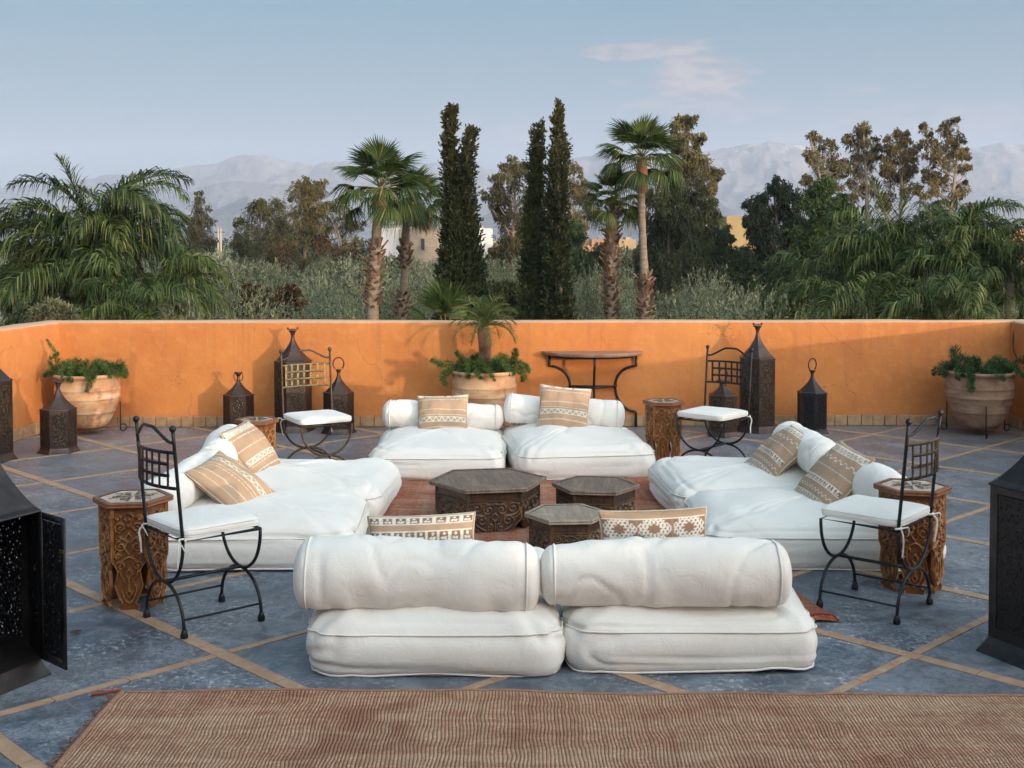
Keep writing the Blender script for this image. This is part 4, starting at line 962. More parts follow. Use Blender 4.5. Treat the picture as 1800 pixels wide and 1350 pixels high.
# ---- rugs, cords, small things
def rug(name, label, x0, x1, y0, y1, z, mat_, seed, nx=160, ny=90, rz=0.0, curl=None, th_=.012, edge=None):
    gx = np.linspace(0, 1, nx); gy = np.linspace(0, 1, ny); A, B = np.meshgrid(gx, gy, indexing='ij')
    X = x0+(x1-x0)*A; Y = y0+(y1-y0)*B
    ex = fbm(np.stack([Y*1.2, X*0, X*0], -1), 3, seed)*.014; ey = fbm(np.stack([X*1.1, Y*0, X*0+4], -1), 4, seed+2)*.030
    X = X+ex*(np.abs(A-.5)*2)**6; Y = Y+ey*(np.abs(B-.5)*2)**6
    Z = z+th_+.006+.007*fbm(np.stack([X*2, Y*2.6, 0*X], -1), 3, seed+5); e_ = np.minimum(np.minimum(A, 1-A)*(x1-x0), np.minimum(B, 1-B)*(y1-y0)); Z = np.where(e_ < .001, z+.001, Z)
    P = np.stack([X, Y, Z], -1)
    if curl is not None: P = curl(P, A, B)
    o = MB().grid(P).build(name, mat_); tag(o, label, 'rug')
    if edge:
        for s_, pl in (('far', P[:, -2]), ('left', P[1])):
            MB().tube(pl+np.array([0, 0, .001]), .009 if s_ == 'left' else .007, 6, flat=(1.3, .6)).build('binding', edge, o)
    return o, P
rf, Pf = rug('rug', 'large brown ribbed woven rug lying across the foreground', -1.60, 3.4, 1.6, 4.80, .002, RUGF, 3, 200, 110, edge=RUGE)
fr_ = MB()
for k in range(260):
    y = 1.7+k*.0119; x = -1.60+.012*random.uniform(-1, 1); L_ = random.uniform(.012, .034)
    fr_.tube([(x, y, .013), (x-L_*.6, y+random.uniform(-.01, .01), .009), (x-L_, y+random.uniform(-.012, .012), .006)], .0022, 4)
kind(fr_.build('fringe', RUGE, rf), 'stuff')
MB().tube(catmull([(-1.59, 4.80, .016), (-1.63, 4.795, .012), (-1.67, 4.775, .012), (-1.70, 4.77, .010)], 6), [.007]*18+[.011], 6).build('tassel', RUGR, rf)
def curl(P, A, B):
    d = np.clip((A-.86)/.14, 0, 1)*np.clip((.16-B)/.16, 0, 1)
    P = P.copy(); P[..., 0] += d**2*.10; P[..., 1] += d*.02; P[..., 2] += .012*d*np.sin(A*60)
    return P
rm, Pm_ = rug('rug', 'faded red woven rug under the ring of white mattresses', -.88, 1.50, 5.70, 9.92, .004, RUGM, 9, 120, 140, curl=curl, edge=None)
MB().tube(Pm_[:, 1]+np.array([0, 0, .001]), .007, 6, flat=(1.4, .6)).build('binding', RUGR, rm)
CORD = simple('beige_cord', (.50, .42, .33), (.40, .33, .25), 20, .7)
tag(MB().tube(catmull([W(1358, 737, 11.70), (2.62, 11.62, .03), (2.78, 11.55, .012), (2.80, 11.45, .012), (2.70, 11.40, .012), (2.60, 11.42, .012), (2.52, 11.48, .015)], 8), .006, 6).build('power_cord', CORD), 'beige cord looping on the floor beside the tallest lantern', 'cord')
tag(MB().tube(catmull([(4.945, 11.74, 1.04), (4.93, 11.72, .92), (4.905, 11.66, .78), (4.94, 11.60, .62), (4.945, 11.58, .45), (4.945, 11.57, .3)], 8), .006, 6).build('cable', IRON_B), 'dark cable hanging down in the right corner of the parapet', 'cable')
twig = MB()
for k in range(3): twig.tube(catmull([(0, 0, .006), (.02, .01*k-.01, .010), (.045, .02*k-.02, .006)], 4), .003, 4)
tw = twig.build('dry_leaf', BARKD); tw.location = G(124, 1113); tag(tw, 'small dark dry leaf lying on the blue floor right of the open lantern', 'leaf')
pp = MB().add([(0, 0, .004), (.03, .005, .012), (.026, .03, .004), (-.006, .022, .014)], [(0, 1, 2, 3)]).build('paper_scrap', CANVAS, None, False); pp.location = G(126, 784); tag(pp, 'tiny white paper scrap on the floor right of the small corner lantern', 'paper')
# ============================================================ VEGETATION
def unit(a): return a/(np.linalg.norm(a, axis=-1, keepdims=True)+1e-9)
def leaves(mb, P, D, L_, Wd, r, tint=0.0, g=None):
    """diamond leaves at P along D; colour: x = tone 0..1, y = tint"""
    g = g or rng; n = len(P); rv = unit(g.normal(size=(n, 3))); S = unit(np.cross(D, rv)); L_ = np.broadcast_to(L_, (n,))[:, None]; Wd = np.broadcast_to(Wd, (n,))[:, None]
    V = np.stack([P, P+D*L_*.5+S*Wd*.5, P+D*L_, P+D*L_*.5-S*Wd*.5], 1).reshape(-1, 3)
    tone = np.clip(np.broadcast_to(r, (n,)), 0, 1); ti = np.broadcast_to(tint, (n,))
    C = np.repeat(np.stack([tone, ti, tone], 1), 4, 0)
    return mb.add(V, np.arange(4*n).reshape(n, 4), C)
def sprays(mb, S, D, ln, k, L_, Wd, open_=.6, droop=0.0, tone=.5, tint=0.0, tj=.22):
    n = len(S); ln = np.broadcast_to(ln, (n,)); t = np.tile(np.linspace(.08, 1, k), (n, 1))+rng.uniform(-.05, .05, (n, k))
    P = S[:, None]+D[:, None]*(ln[:, None]*t)[..., None]; P[..., 2] -= droop*(t**2)*ln[:, None]
    Dr = np.repeat(D[:, None], k, 1).copy(); Dr[..., 2] -= 2*droop*t
    Dr = unit(Dr+open_*rng.normal(size=Dr.shape))
    tn = np.repeat(np.broadcast_to(tone, (n,))[:, None], k, 1)+rng.normal(size=(n, k))*tj; ti = np.repeat(np.broadcast_to(tint, (n,))[:, None], k, 1)
    sz = rng.uniform(.7, 1.25, n*k)
    return leaves(mb, P.reshape(-1, 3), Dr.reshape(-1, 3), L_*sz, Wd*sz, tn.ravel(), np.clip(ti.ravel()+rng.normal(size=n*k)*.12, 0, 1))
def ballpts(n, c, r, shell=.55):
    d = unit(rng.normal(size=(n, 3))); q = rng.uniform(shell, 1, n)**.6
    return np.array(c)+d*q[:, None]*np.array(r), d

# ---- gum and pepper trees built from the lobes of their crowns
def tree(name, label, cat, d, lobes, leafm, barkm, base_x, L_=.115, Wd=.036, dens=1.0, droop=.5, group='tall trees beyond the olive grove', tinted=0.0, gz=GZ, sparse=.6):
    base = W(base_x, HOR, d); base.z = gz
    t = thing(name, label, cat, base, 0, group); b0 = np.array(base)
    mb = MB(); cen = []
    lobes2 = list(lobes)
    for (px, py, pr) in lobes:
        for _ in range(3):
            a_ = rng.uniform(0, 2*pi); lobes2.append((px+cos(a_)*pr*1.15, py+sin(a_)*pr*1.1, pr*rng.uniform(.38, .62)))
    for (px, py, pr) in lobes2:
        r_ = pr*d/FPX; c = np.array(W(px, py, d+rng.uniform(-.8, .8)*r_*2.2))-b0; cen.append((c, r_))
        m_ = max(4, int((13 if pr > 9 else 6)*dens)); sub, _ = ballpts(m_, c, (r_*.92, r_*.95, r_*.82), .3)
        tb = rng.uniform(.05, .85)
        for q in sub:
            rs = r_*rng.uniform(.22, .46); ns = int(24*dens*(rs/.5)**1.2)+6
            S, Dn = ballpts(ns, q, (rs, rs, rs*.85), .15)
            Dd = unit(Dn*.7+np.array([0, 0, .25 if droop < .2 else -.35])+.35*rng.normal(size=Dn.shape))
            tn = np.clip(tb+rng.normal()*.14+.12*Dn[:, 2], 0, 1)
            sprays(mb, S, Dd, rs*rng.uniform(.7, 1.4, ns), 9, L_, Wd, .55, droop, tn, tinted*rng.uniform(0, 1.4))
    mb.build('crown', leafm, t, False)
    # trunk and limbs
    tr = MB(); cen.sort(key=lambda q: q[0][2]); top = cen[-1][0]; low = min(cen[0][0][2], top[2]*.5)
    tk = max(.07, .018*top[2]); n = 9; path = np.array([(top[0]*s**1.5+.15*math.sin(s*7+d), top[1]*s+.1*math.cos(5*s), top[2]*s) for s in np.linspace(0, .97, n)])
    tr.tube(path, np.linspace(tk*1.15, tk*.14, n), 8)
    for c, r_ in cen[:-1][::2] if len(cen) > 24 else cen[:-1]:
        s = np.clip((c[2]-abs(c[0])*.9-r_)/max(top[2], .1), .12, .85); k = s*(n-1)/.97; i = int(min(k, n-2)); f = k-i; p0 = path[i]*(1-f)+path[i+1]*f
        mid = p0*.45+c*.55+np.array([0, 0, -.12*np.linalg.norm(c-p0)]); rr_ = tk*(1-s)*.55+.012
        tr.tube(catmull([p0, mid, c], 4), np.linspace(rr_, rr_*.3, 9), 5)
        for _ in range(3):
            e_ = c+rng.normal(size=3)*r_*.55; tr.tube([c*.6+mid*.4, c*.5+e_*.5, e_], [rr_*.4, rr_*.25, .006], 4)
    tr.build('trunk', barkm, t); return t
GT_ = 'gum_tree'
tree(GT_, 'slim pointed brown gum tree alone right of the big left palm', 'tree', 72, [(352, 348, 9), (350, 364, 14), (345, 386, 19), (358, 400, 19), (350, 418, 18), (364, 424, 12), (340, 408, 12)], EUCB, BARKD, 351, dens=.8, droop=.7)
tree(GT_, 'dark round gum tree, leftmost of the clump left of the fan palms', 'tree', 70, [(447, 362, 11), (452, 380, 20), (438, 402, 20), (470, 398, 22), (455, 424, 26), (425, 425, 14), (440, 440, 20), (478, 432, 20)], EUCG, BARKD, 452, tinted=.5)
tree(GT_, 'small dark gum tree between two larger ones left of the fan palms', 'tree', 74, [(486, 358, 14), (492, 378, 17), (480, 408, 20), (500, 425, 20), (492, 445, 22)], EUCG, BARKD, 488, tinted=.35)
tree(GT_, 'tall pale leaved gum tree with two rounded tops left of the fan palms', 'tree', 64, [(545, 324, 12), (524, 338, 15), (562, 332, 13), (540, 356, 20), (520, 378, 19), (564, 372, 16), (530, 402, 20), (552, 402, 20), (520, 428, 20), (548, 436, 24)], EUCG, BARK, 541, tinted=1.0, dens=1.1)
tree(GT_, 'thin see-through gum tree right behind the left fan palm trunk', 'tree', 66, [(600, 368, 13), (612, 388, 14), (590, 395, 14), (628, 392, 11), (606, 415, 17), (586, 438, 17), (618, 442, 15)], EUCB, BARK, 612, dens=.62)
tree(GT_, 'broad brown gum tree behind the middle cypress', 'tree', 58, [(906, 290, 13), (887, 308, 16), (924, 305, 16), (868, 340, 15), (900, 332, 20), (930, 345, 20), (876, 368, 12), (912, 368, 22), (938, 386, 22), (900, 402, 22), (886, 430, 20), (918, 440, 28), (890, 456, 22)], EUCB, BARK, 912, dens=1.0)
tree(GT_, 'gum tree with a rounded brown crown right of the tallest cypress', 'tree', 60, [(1010, 298, 15), (1000, 322, 16), (1022, 322, 12), (1006, 346, 16), (1024, 350, 11), (1038, 370, 10), (1008, 378, 15), (1022, 392, 10), (996, 408, 20), (1000, 440, 22)], EUCB, BARK, 1002, dens=.85)
tree('pepper_tree', 'bright green tree low beside the tallest cypress', 'tree', 48, [(1010, 402, 14), (1000, 425, 20), (1012, 448, 20), (1000, 470, 24)], PEPPER, BARKD, 1003)
tree(GT_, 'tallest gum tree, brown on top, right of the right fan palm', 'tree', 52, [(1188, 218, 11), (1212, 214, 10), (1202, 240, 15), (1226, 244, 11), (1190, 262, 13), (1216, 268, 16), (1234, 284, 15), (1200, 292, 18), (1258, 304, 9), (1222, 312, 20), (1250, 326, 10), (1238, 342, 15), (1180, 300, 16)], EUCB, BARK, 1200, dens=1.1)
tree('pepper_tree', 'big green tree filling the space below the tallest gum tree', 'tree', 46, [(1172, 322, 20), (1198, 340, 24), (1160, 356, 22), (1180, 384, 30), (1222, 372, 26), (1150, 402, 24), (1206, 414, 32), (1240, 402, 20), (1160, 440, 32), (1216, 450, 34), (1250, 440, 22), (1180, 475, 30), (1130, 470, 24), (1240, 478, 26)], EUCG, BARKD, 1190, dens=1.35, droop=.8)
tree('pepper_tree', 'weeping green pepper tree beside the yellow house', 'tree', 42, [(1376, 330, 15), (1400, 344, 20), (1330, 352, 16), (1352, 372, 22), (1322, 384, 12), (1388, 384, 26), (1352, 412, 24), (1392, 424, 28), (1340, 446, 26), (1380, 464, 32), (1418, 400, 20)], EUCD, BARKD, 1372, dens=1.25, droop=.9)
tree('pepper_tree', 'light green feathery tree standing before the brown gum trees', 'tree', 38, [(1440, 336, 16), (1434, 358, 20), (1452, 376, 22), (1478, 362, 16), (1440, 404, 26), (1476, 394, 20), (1422, 436, 28), (1462, 436, 28), (1484, 372, 12)], PEPPER, BARKD, 1446, dens=1.2, droop=.3)
tree(GT_, 'brown gum tree, leftmost of the row behind the right palm thicket', 'tree', 60, [(1430, 244, 10), (1450, 258, 13), (1425, 268, 10), (1440, 280, 15), (1466, 278, 14), (1476, 296, 13), (1448, 300, 15), (1424, 318, 10), (1462, 322, 16), (1410, 316, 6)], EUCB, BARK, 1470, dens=.85)
tree(GT_, 'brown gum tree with a round top, second of the row behind the right palm thicket', 'tree', 60, [(1512, 226, 11), (1524, 240, 13), (1498, 248, 11), (1512, 262, 15), (1536, 268, 11), (1500, 284, 12), (1526, 290, 13), (1510, 310, 16), (1532, 324, 14), (1500, 336, 14)], EUCB, BARK, 1514, dens=.85)
tree(GT_, 'golden brown gum tree, third of the row behind the right palm thicket', 'tree', 59, [(1584, 240, 11), (1568, 256, 14), (1600, 262, 14), (1580, 280, 18), (1556, 292, 12), (1602, 292, 13), (1574, 316, 18), (1598, 330, 15), (1560, 344, 16)], EUCB, BARK, 1582, dens=1.0, tinted=.5)
tree(GT_, 'tallest brown gum tree at the right end of the row behind the palm thicket', 'tree', 58, [(1628, 228, 9), (1632, 248, 9), (1672, 212, 9), (1664, 228, 11), (1682, 240, 11), (1660, 258, 13), (1684, 264, 10), (1698, 268, 7), (1640, 272, 12), (1664, 288, 14), (1690, 296, 10), (1636, 302, 12), (1656, 322, 15), (1690, 330, 12), (1628, 340, 14), (1672, 352, 15), (1702, 362, 10), (1704, 380, 9), (1650, 374, 14)], EUCB, BARK, 1664, dens=.9)
for x, d, lb in ((1290, 40, [(1272, 412, 13), (1286, 436, 18), (1262, 450, 15), (1300, 458, 20), (1276, 476, 24), (1312, 484, 20)]), (1070, 62, [(1052, 440, 12), (1066, 456, 16), (1040, 462, 16), (1090, 462, 18), (1060, 478, 18), (1100, 480, 16)])):
    tree('pepper_tree', 'dark low tree below the yellow house' if x > 1200 else 'dark low tree before the small ochre houses', 'tree', d, lb, EUCD, BARKD, x, droop=.6)

# ---- cypresses: outline rows (y, half width) in the photo, built as a column
def cypress(label, d, axes, dens=1.0, seed=0):
    x0 = axes[0][-1][1]; base = W(x0, HOR, d); base.z = GZ; b0 = np.array(base)
    t = thing('cypress', label, 'cypress', base, 0, 'dark cypresses'); mb = MB(); tr = MB()
    for ax in axes:
        ys = np.array([q[0] for q in ax], float); xs = np.array([q[1] for q in ax]); hw_ = np.array([q[2] for q in ax])
        wts = np.linspace(ys[0], ys[-1], 200); wd = np.interp(wts, ys, hw_); pw = wd**1.15+3; pw /= pw.sum()
        n = int(1500*dens*(wd.mean()/20)); yy = rng.choice(wts, n, p=pw)+rng.uniform(-2, 2, n); a = rng.uniform(0, 2*pi, n)
        hwid = (np.interp(yy, ys, hw_)*.90-3.2).clip(.6)*(1+.30*fbm(np.stack([np.cos(a)*1.5, np.sin(a)*1.5, yy/13], -1), 3, seed)); q = rng.uniform(.25, 1, n)**.5
        cx = np.interp(yy, ys, xs); ctr = np.array([W(cx[i], yy[i], d) for i in range(n)])-b0; rad = hwid*q*d/FPX; ks = d/33
        S = ctr+np.stack([np.cos(a)*rad, np.sin(a)*rad, -.12+0*a], -1)
        Dn = unit(np.stack([np.cos(a)*.45, np.sin(a)*.45, .9+0*a], -1)+.28*rng.normal(size=(n, 3)))
        tn = np.clip(.42+.5*fbm(S*2.4, 3, seed+4)+.1*rng.normal(size=n), 0, 1)
        sprays(mb, S, Dn, rng.uniform(.16, .34, n)*ks*np.clip(.55+(yy-180)/250, .55, 1), 10, .105*ks, .05*ks, .42, 0, tn, np.clip((420-yy)/260, 0, .8)*np.clip(.4+fbm(S*.9, 2, 3), 0, 1))
        cp = [np.array(W(xx, y_, d))-b0 for y_, xx in zip(ys, xs)]; cp.append(np.array([cp[-1][0]*.5, 0, 0]))
        tr.tube(cp[::-1], np.linspace(.10, .006, len(cp)), 6)
    mb.build('crown', CYP, t, False); tr.build('trunk', BARKD, t); return t
cypress('leftmost dark cypress with two leaning tops', 19.6, [[(180, 798, 5), (188, 794, 11), (200, 789, 11), (225, 792, 10), (245, 790, 13), (285, 793, 11), (330, 796, 16), (400, 802, 25), (450, 802, 32), (520, 803, 38), (570, 803, 42)], [(218, 832, 5), (226, 830, 8), (245, 824, 9), (290, 820, 10), (330, 820, 12), (400, 822, 18), (460, 822, 26), (560, 820, 30)]], 1.25, 1)
cypress('slender dark cypress, middle one of the three', 19, [[(208, 951, 3), (216, 949, 6), (232, 944, 8), (262, 945, 9), (300, 942, 12), (350, 940, 15), (420, 938, 18), (500, 938, 22), (570, 938, 25)]], 1.2, 2)
cypress('tallest dark cypress, right one of the three', 18.6, [[(172, 982, 3), (182, 983, 6), (205, 980, 9), (235, 984, 12), (262, 985, 15), (300, 978, 16), (380, 979, 19), (450, 980, 22), (520, 982, 25), (570, 982, 27)]], 1.2, 3)

# ---- fan palms
def fan_leaf(seed, pet=.75, rad=.80, seg=34, droop=.35, span=2.5):
    g = np.random.default_rng(seed); mb = MB()
    pt = np.array([(s*pet, 0, -.10*s*s) for s in np.linspace(0, 1, 6)]); mb.tube(pt, np.linspace(.022, .010, 6), 5); mb.C[-1] = np.full((len(mb.V[-1]), 3), .9)*np.array([1, .6, 1])
    hub = pt[-1]
    for k in range(seg):
        a = (k/(seg-1)-.5)*2*span*.5*1.0; a = a*1.05; L_ = rad*(1-.20*abs(a)/1.4)*g.uniform(.92, 1.05); dv_ = np.array([cos(a), sin(a), .10])
        sv = np.array([-sin(a), cos(a), 0]); tone = g.uniform(.25, .8); w0 = rad*span/seg*.62; ti = .5 if g.random() < .1 else 0
        rows = []
        for q, wf in ((0, .12), (.35, .70), (.58, 1.05), (.80, .62), (1.0, .05)):
            c = hub+dv_*L_*q; c = c-np.array([0, 0, 1])*droop*L_*(max(0, q-.3)**2)*1.9*(1+.5*g.random()); fold = .30*w0*wf*(1 if k % 2 else -1)
            rows.append([c-sv*w0*wf*.5+np.array([0, 0, fold]), c+sv*w0*wf*.5-np.array([0, 0, fold])])
        rows = np.array(rows); mb.grid(rows, C=np.broadcast_to(np.array([tone, ti, tone]), rows.shape))
    return mb.mesh('leaf', FANL)
FANS = [fan_leaf(s, .72+.06*s, .84, seg=30, droop=.30+.18*s) for s in range(4)]
def fan_palm(label, d, trunk, crown, rpx, boots, seed, skirt=0, red=True, nl=32):
    base = W(trunk[0][0], HOR, d); base.z = GZ; b0 = np.array(base); g = np.random.default_rng(seed)
    t = thing('fan_palm', label, 'palm tree', base, 0, 'fan palms with feathery tops')
    cp = [np.array([0, 0, 0.])]+[np.array(W(x, y, d))-b0 for x, y, w_ in trunk]; ws = [trunk[0][2]]+[q[2] for q in trunk]
    C_ = catmull(cp, 8); wr_ = np.interp(np.linspace(0, 1, len(C_)), np.linspace(0, 1, len(cp)), ws)*d/FPX/2*(1+.05*np.sin(np.arange(len(C_))*2.1))
    MB().tube(C_, wr_, 12).build('trunk', PALMB, t)
    bt = MB(); zt = {}
    for (y0, y1, dn) in boots:
        z0, z1 = (np.array(W(0, y, d))[2]-b0[2] for y in (y1, y0)); n = int((z1-z0)*dn*4.2)
        for k in range(n):
            z = z0+(z1-z0)*k/n; i = int(np.argmin(abs(C_[:, 2]-z))); a = k*2.4+g.uniform(-.3, .3); r0 = wr_[i]; o_ = np.array([cos(a), sin(a), 0]); s_ = np.array([-sin(a), cos(a), 0]); ln_ = g.uniform(.13, .30)*.70
            p0 = C_[i]*[1, 1, 0]+[0, 0, z]+o_*r0*.85; up = np.array([0, 0, 1.]); w_ = .038
            tip = p0+o_*ln_*g.uniform(.4, .85)+up*ln_*g.uniform(.2, .9)
            bt.add([p0-s_*w_, p0+s_*w_, p0+up*.03+o_*.01, tip-s_*.03, tip+s_*.03, tip+up*.02-o_*.015], [(0, 1, 4, 3), (1, 2, 5, 4), (2, 0, 3, 5)])
            bt.add([p0+o_*.02-s_*.02, p0+o_*.02+s_*.03+up*.05, tip], [(0, 1, 2)])
    if bt.n: kind(bt.build('leaf_stubs', BOOT, t, False), 'stuff')
    top = np.array(W(crown[0], crown[1], d))-b0
    if red:
        q0 = C_[-1]; MB().tube([q0-[0, 0, .32], q0-[0, 0, .12], (q0+top)/2, top], [wr_[-1]*1.05, wr_[-1]*1.35, wr_[-1]*1.2, .03], 10).build('sheath', REDB, t)
    sc_ = rpx*d/FPX/1.45
    for k in range(nl):
        f = k/nl; el_ = R(82-112*f**.85+g.uniform(-9, 9)); a = k*2.39996+g.uniform(-.25, .25); me = FANS[min(3, int(f*4))]
        o = link(bpy.data.objects.new('leaf', me), t); o.location = Vector(top)+Vector((0, 0, -.1*f)); o.rotation_euler = (g.uniform(-.4, .4), -el_, a); s_ = sc_*g.uniform(.88, 1.1); o.scale = (s_,)*3
    if skirt:
        sk = MB(); n = 420; a = g.uniform(0, 2*pi, n)*.55+skirt; S = top+np.stack([np.cos(a)*.13, np.sin(a)*.13, g.uniform(-.3, -.1, n)], -1); D_ = unit(np.stack([np.cos(a)*.5, np.sin(a)*.5, -1+0*a], -1)+.2*g.normal(size=(n, 3)))
        leaves(sk, S, D_, g.uniform(.28, .52, n), .022, g.uniform(0, 1, n)); sk.build('dead_skirt', DEADF, t, False)
    return t
fan_palm('fan palm with the widest crown, leftmost of the four', 20, [(655, 565, 22), (657, 500, 20), (659, 450, 22), (661, 430, 19), (663, 390, 16), (668, 350, 17)], (669, 326), 84, [(432, 545, 17)], 1)
fan_palm('fan palm with a dead brown skirt, right behind the leftmost one', 21.5, [(706, 565, 19), (708, 530, 15), (711, 480, 13), (712, 430, 15), (713, 400, 12), (716, 375, 11)], (726, 345), 62, [(430, 475, 16), (515, 560, 18)], 2, skirt=5.2, red=False)
fan_palm('shorter fan palm with a shaggy trunk, third of the four', 20.5, [(1074, 565, 18), (1073, 500, 20), (1074, 460, 22), (1076, 400, 22), (1079, 372, 20)], (1082, 345), 60, [(355, 560, 18)], 3, red=False)
fan_palm('tall fan palm with a smooth grey upper trunk, rightmost of the four', 20, [(1133, 565, 19), (1133, 495, 18), (1131, 450, 14), (1128, 380, 13), (1127, 330, 14), (1128, 305, 16)], (1128, 275), 76, [(490, 560, 19)], 4)
# young fan palm looking over the wall and the arching frond beside it
t = thing('fan_palm', 'young green fan palm leaves rising just behind the middle of the wall', 'palm tree', (-.77, 14.0, GZ))
MB().tube([(0, 0, 0), (.02, 0, 2), (0, 0, 4.55)], [.11, .09, .07], 8).build('trunk', PALMB, t)
for k, (e_, a, s_) in enumerate(((84, -1.57, .52), (76, -1.3, .50), (70, -1.9, .48), (50, -.6, .42), (48, 3.6, .42), (55, 1.3, .45), (20, 3.3, .38), (25, -.1, .38))):
    o = link(bpy.data.objects.new('leaf', FANS[0]), t); o.location = (0, 0, 4.66); o.rotation_euler = (.5 if k % 2 else -.4, -R(e_), a); o.scale = (s_,)*3

# ---- feather palms
def frond(seed, Ln=2.6, el0=70, bend=1.5, nl=64, leafL=.55, hang=.9, w_=.030, dens=1, curl_=0.0, mat_=None, rach=.016):
    g = np.random.default_rng(seed); mb = MB(); m_ = 26; e_ = R(el0); pts = [np.zeros(3)]; y = 0.0
    for k in range(m_):
        s = k/m_; e2 = e_-bend*s**1.35; y += curl_*s*Ln/m_; pts.append(pts[-1]+Ln/m_*np.array([cos(e2), curl_*s, sin(e2)]))
    pts = np.array(pts); mb.tube(pts, np.linspace(rach, .004, len(pts)), 5); mb.C[-1] = np.broadcast_to(np.array([.9, .8, .9]), (len(mb.V[-1]), 3))
    T = unit(np.gradient(pts, axis=0)); sc_ = np.linspace(0, len(pts)-1, nl)
    for k in range(nl):
        s = k/(nl-1); s_i = (.12+.88*s)*(len(pts)-1); i = int(min(s_i, len(pts)-2)); f = s_i-i; p = pts[i]*(1-f)+pts[i+1]*f; t_ = T[i]
        side = unit(np.cross(t_, [0, 0, 1])+1e-6); upv = np.cross(side, t_)
        for sg in (-1, 1):
            L_ = leafL*(math.sin(pi*min(1, .18+.80*s))**.55)*g.uniform(.82, 1.1); d0 = unit(t_*(.45+.6*s)+side*sg*(.85-.25*s)+upv*g.uniform(.0, .75)); rows = []; q = p.copy(); dd = d0.copy()
            ww = w_*g.uniform(.8, 1.1); tone = g.uniform(.1, .9); ti = g.random()**3*.9
            for j, wf in enumerate((.5, 1.0, .85, .5, .06)):
                nn_ = unit(np.cross(dd, [0.001, 0, 1])); nn_ = unit(nn_+.5*g.normal(size=3))
                rows.append([q-nn_*ww*wf*.5, q+nn_*ww*wf*.5]); q = q+dd*L_/4; dd = unit(dd+np.array([0, 0, -hang*(.25+.28*j)]))
            rows = np.array(rows); mb.grid(rows, C=np.broadcast_to(np.array([tone, ti, tone]), rows.shape))
    return mb.mesh('frond', mat_ or FEATH)
FR = {e: [frond(e+3*q, 2.5, e, b_, 62, .84, 1.9, .034, curl_=c_) for q, (b_, c_) in enumerate(((1.9, .22), (2.5, -.25)))] for e in (85, 68, 48, 28, 5)}
FR[99] = [frond(77, 2.5, 84, .55, 46, .60, .35, .034, curl_=.1), frond(78, 2.6, 80, 1.0, 46, .66, .55, .034, curl_=-.1)]
def feather_palm(name, label, base, crowns, seed, group='feather palms behind the parapet'):
    g = np.random.default_rng(seed); b0 = Vector(base); t = thing(name, label, 'palm tree', b0, 0, group)
    for (px, py, d, sc_, n, spec) in crowns:
        c = W(px, py, d)-b0; mb = MB().tube([(c.x*.5, c.y*.5, 0), (c.x*.8, c.y*.8, c.z*.5), tuple(c)], [.11, .09, .07], 8); mb.build('stem', PALMB, t)
        lst = list(spec)+[(g.choice([85, 68, 48, 28, 5], p=[.12, .25, .28, .22, .13]), g.uniform(0, 360), g.uniform(.72, 1.05)) for _ in range(n)]
        for e_, a, s_ in lst:
            o = link(bpy.data.objects.new('frond', FR[int(e_)][int(g.integers(0, 2))]), t); o.location = c; o.rotation_euler = (g.uniform(-.15, .15), 0, R(a)); q = s_*sc_; o.scale = (q, q, q)
    return t
feather_palm('feather_palm', 'big drooping feather palm at the left behind the parapet', W(180, HOR, 20)*1.0+Vector((0, 0, GZ-CAM_H)), [
    (165, 455, 20, .92, 12, [(99, 160, .8), (99, 10, .75), (85, 20, 1.05), (85, -25, 1.0), (68, 185, 1.0), (85, 170, .95), (68, 200, 1.05), (68, -10, .95), (85, 60, .9), (48, 170, 1.0), (28, 190, .9), (48, 210, .9)]),
    (200, 420, 20.3, .66, 12, [(85, 0, 1.15), (85, -40, 1.0), (85, 185, .9)]), (150, 530, 19.5, .85, 16, []), (205, 530, 19.5, .62, 12, []), (110, 480, 20.5, .85, 12, [(68, 180, 1), (48, 200, .9), (85, 170, 1)])], 5)
feather_palm('feather_palm', 'smaller bright feather palm right of the big left one', W(285, HOR, 18.5)+Vector((0, 0, GZ-CAM_H)), [(285, 520, 18.5, .50, 12, [(68, 5, 1.1), (48, -15, 1.1), (68, -30, 1.05), (48, 20, 1.0), (28, -10, 1), (85, 30, 1)]), (255, 570, 17.5, .55, 10, [])], 6)
feather_palm('feather_palm', 'feather palm with one tall upright frond in the right thicket', W(1560, HOR, 20)+Vector((0, 0, GZ-CAM_H)), [(1570, 500, 20, .78, 10, [(99, 200, .95), (99, 20, .85), (85, 200, 1.05), (68, 190, .9), (68, 10, .8), (48, 180, 1)]), (1500, 560, 18.5, .70, 12, [(48, 180, 1), (28, 200, 1), (68, 180, .9)])], 7)
feather_palm('feather_palm', 'feather palm spreading low at the left of the right thicket', W(1450, HOR, 21)+Vector((0, 0, GZ-CAM_H)), [(1465, 520, 21, .66, 14, [(68, 180, 1), (48, 190, 1), (48, 170, 1), (68, 150, .9)])], 8)
feather_palm('feather_palm', 'bushy feather palm in the middle of the right thicket', W(1665, HOR, 19)+Vector((0, 0, GZ-CAM_H)), [(1665, 470, 19.5, .68, 16, [(85, 0, 1), (85, 90, 1)]), (1660, 565, 17.5, .66, 14, [])], 9)
feather_palm('feather_palm', 'dark feather palm with hanging leaves at the right end of the thicket', W(1770, HOR, 19)+Vector((0, 0, GZ-CAM_H)), [(1775, 478, 19, .80, 14, [(68, 150, .9), (68, 60, .9)]), (1740, 540, 18.5, .72, 12, []), (1840, 520, 19, .8, 12, [])], 10)
feather_palm('feather_palm', 'dark feather palm tucked between the middle palms of the thicket', W(1600, HOR, 22)+Vector((0, 0, GZ-CAM_H)), [(1610, 450, 22, .62, 14, []), (1545, 470, 22, .60, 12, []), (1700, 440, 22, .55, 10, [])], 11)

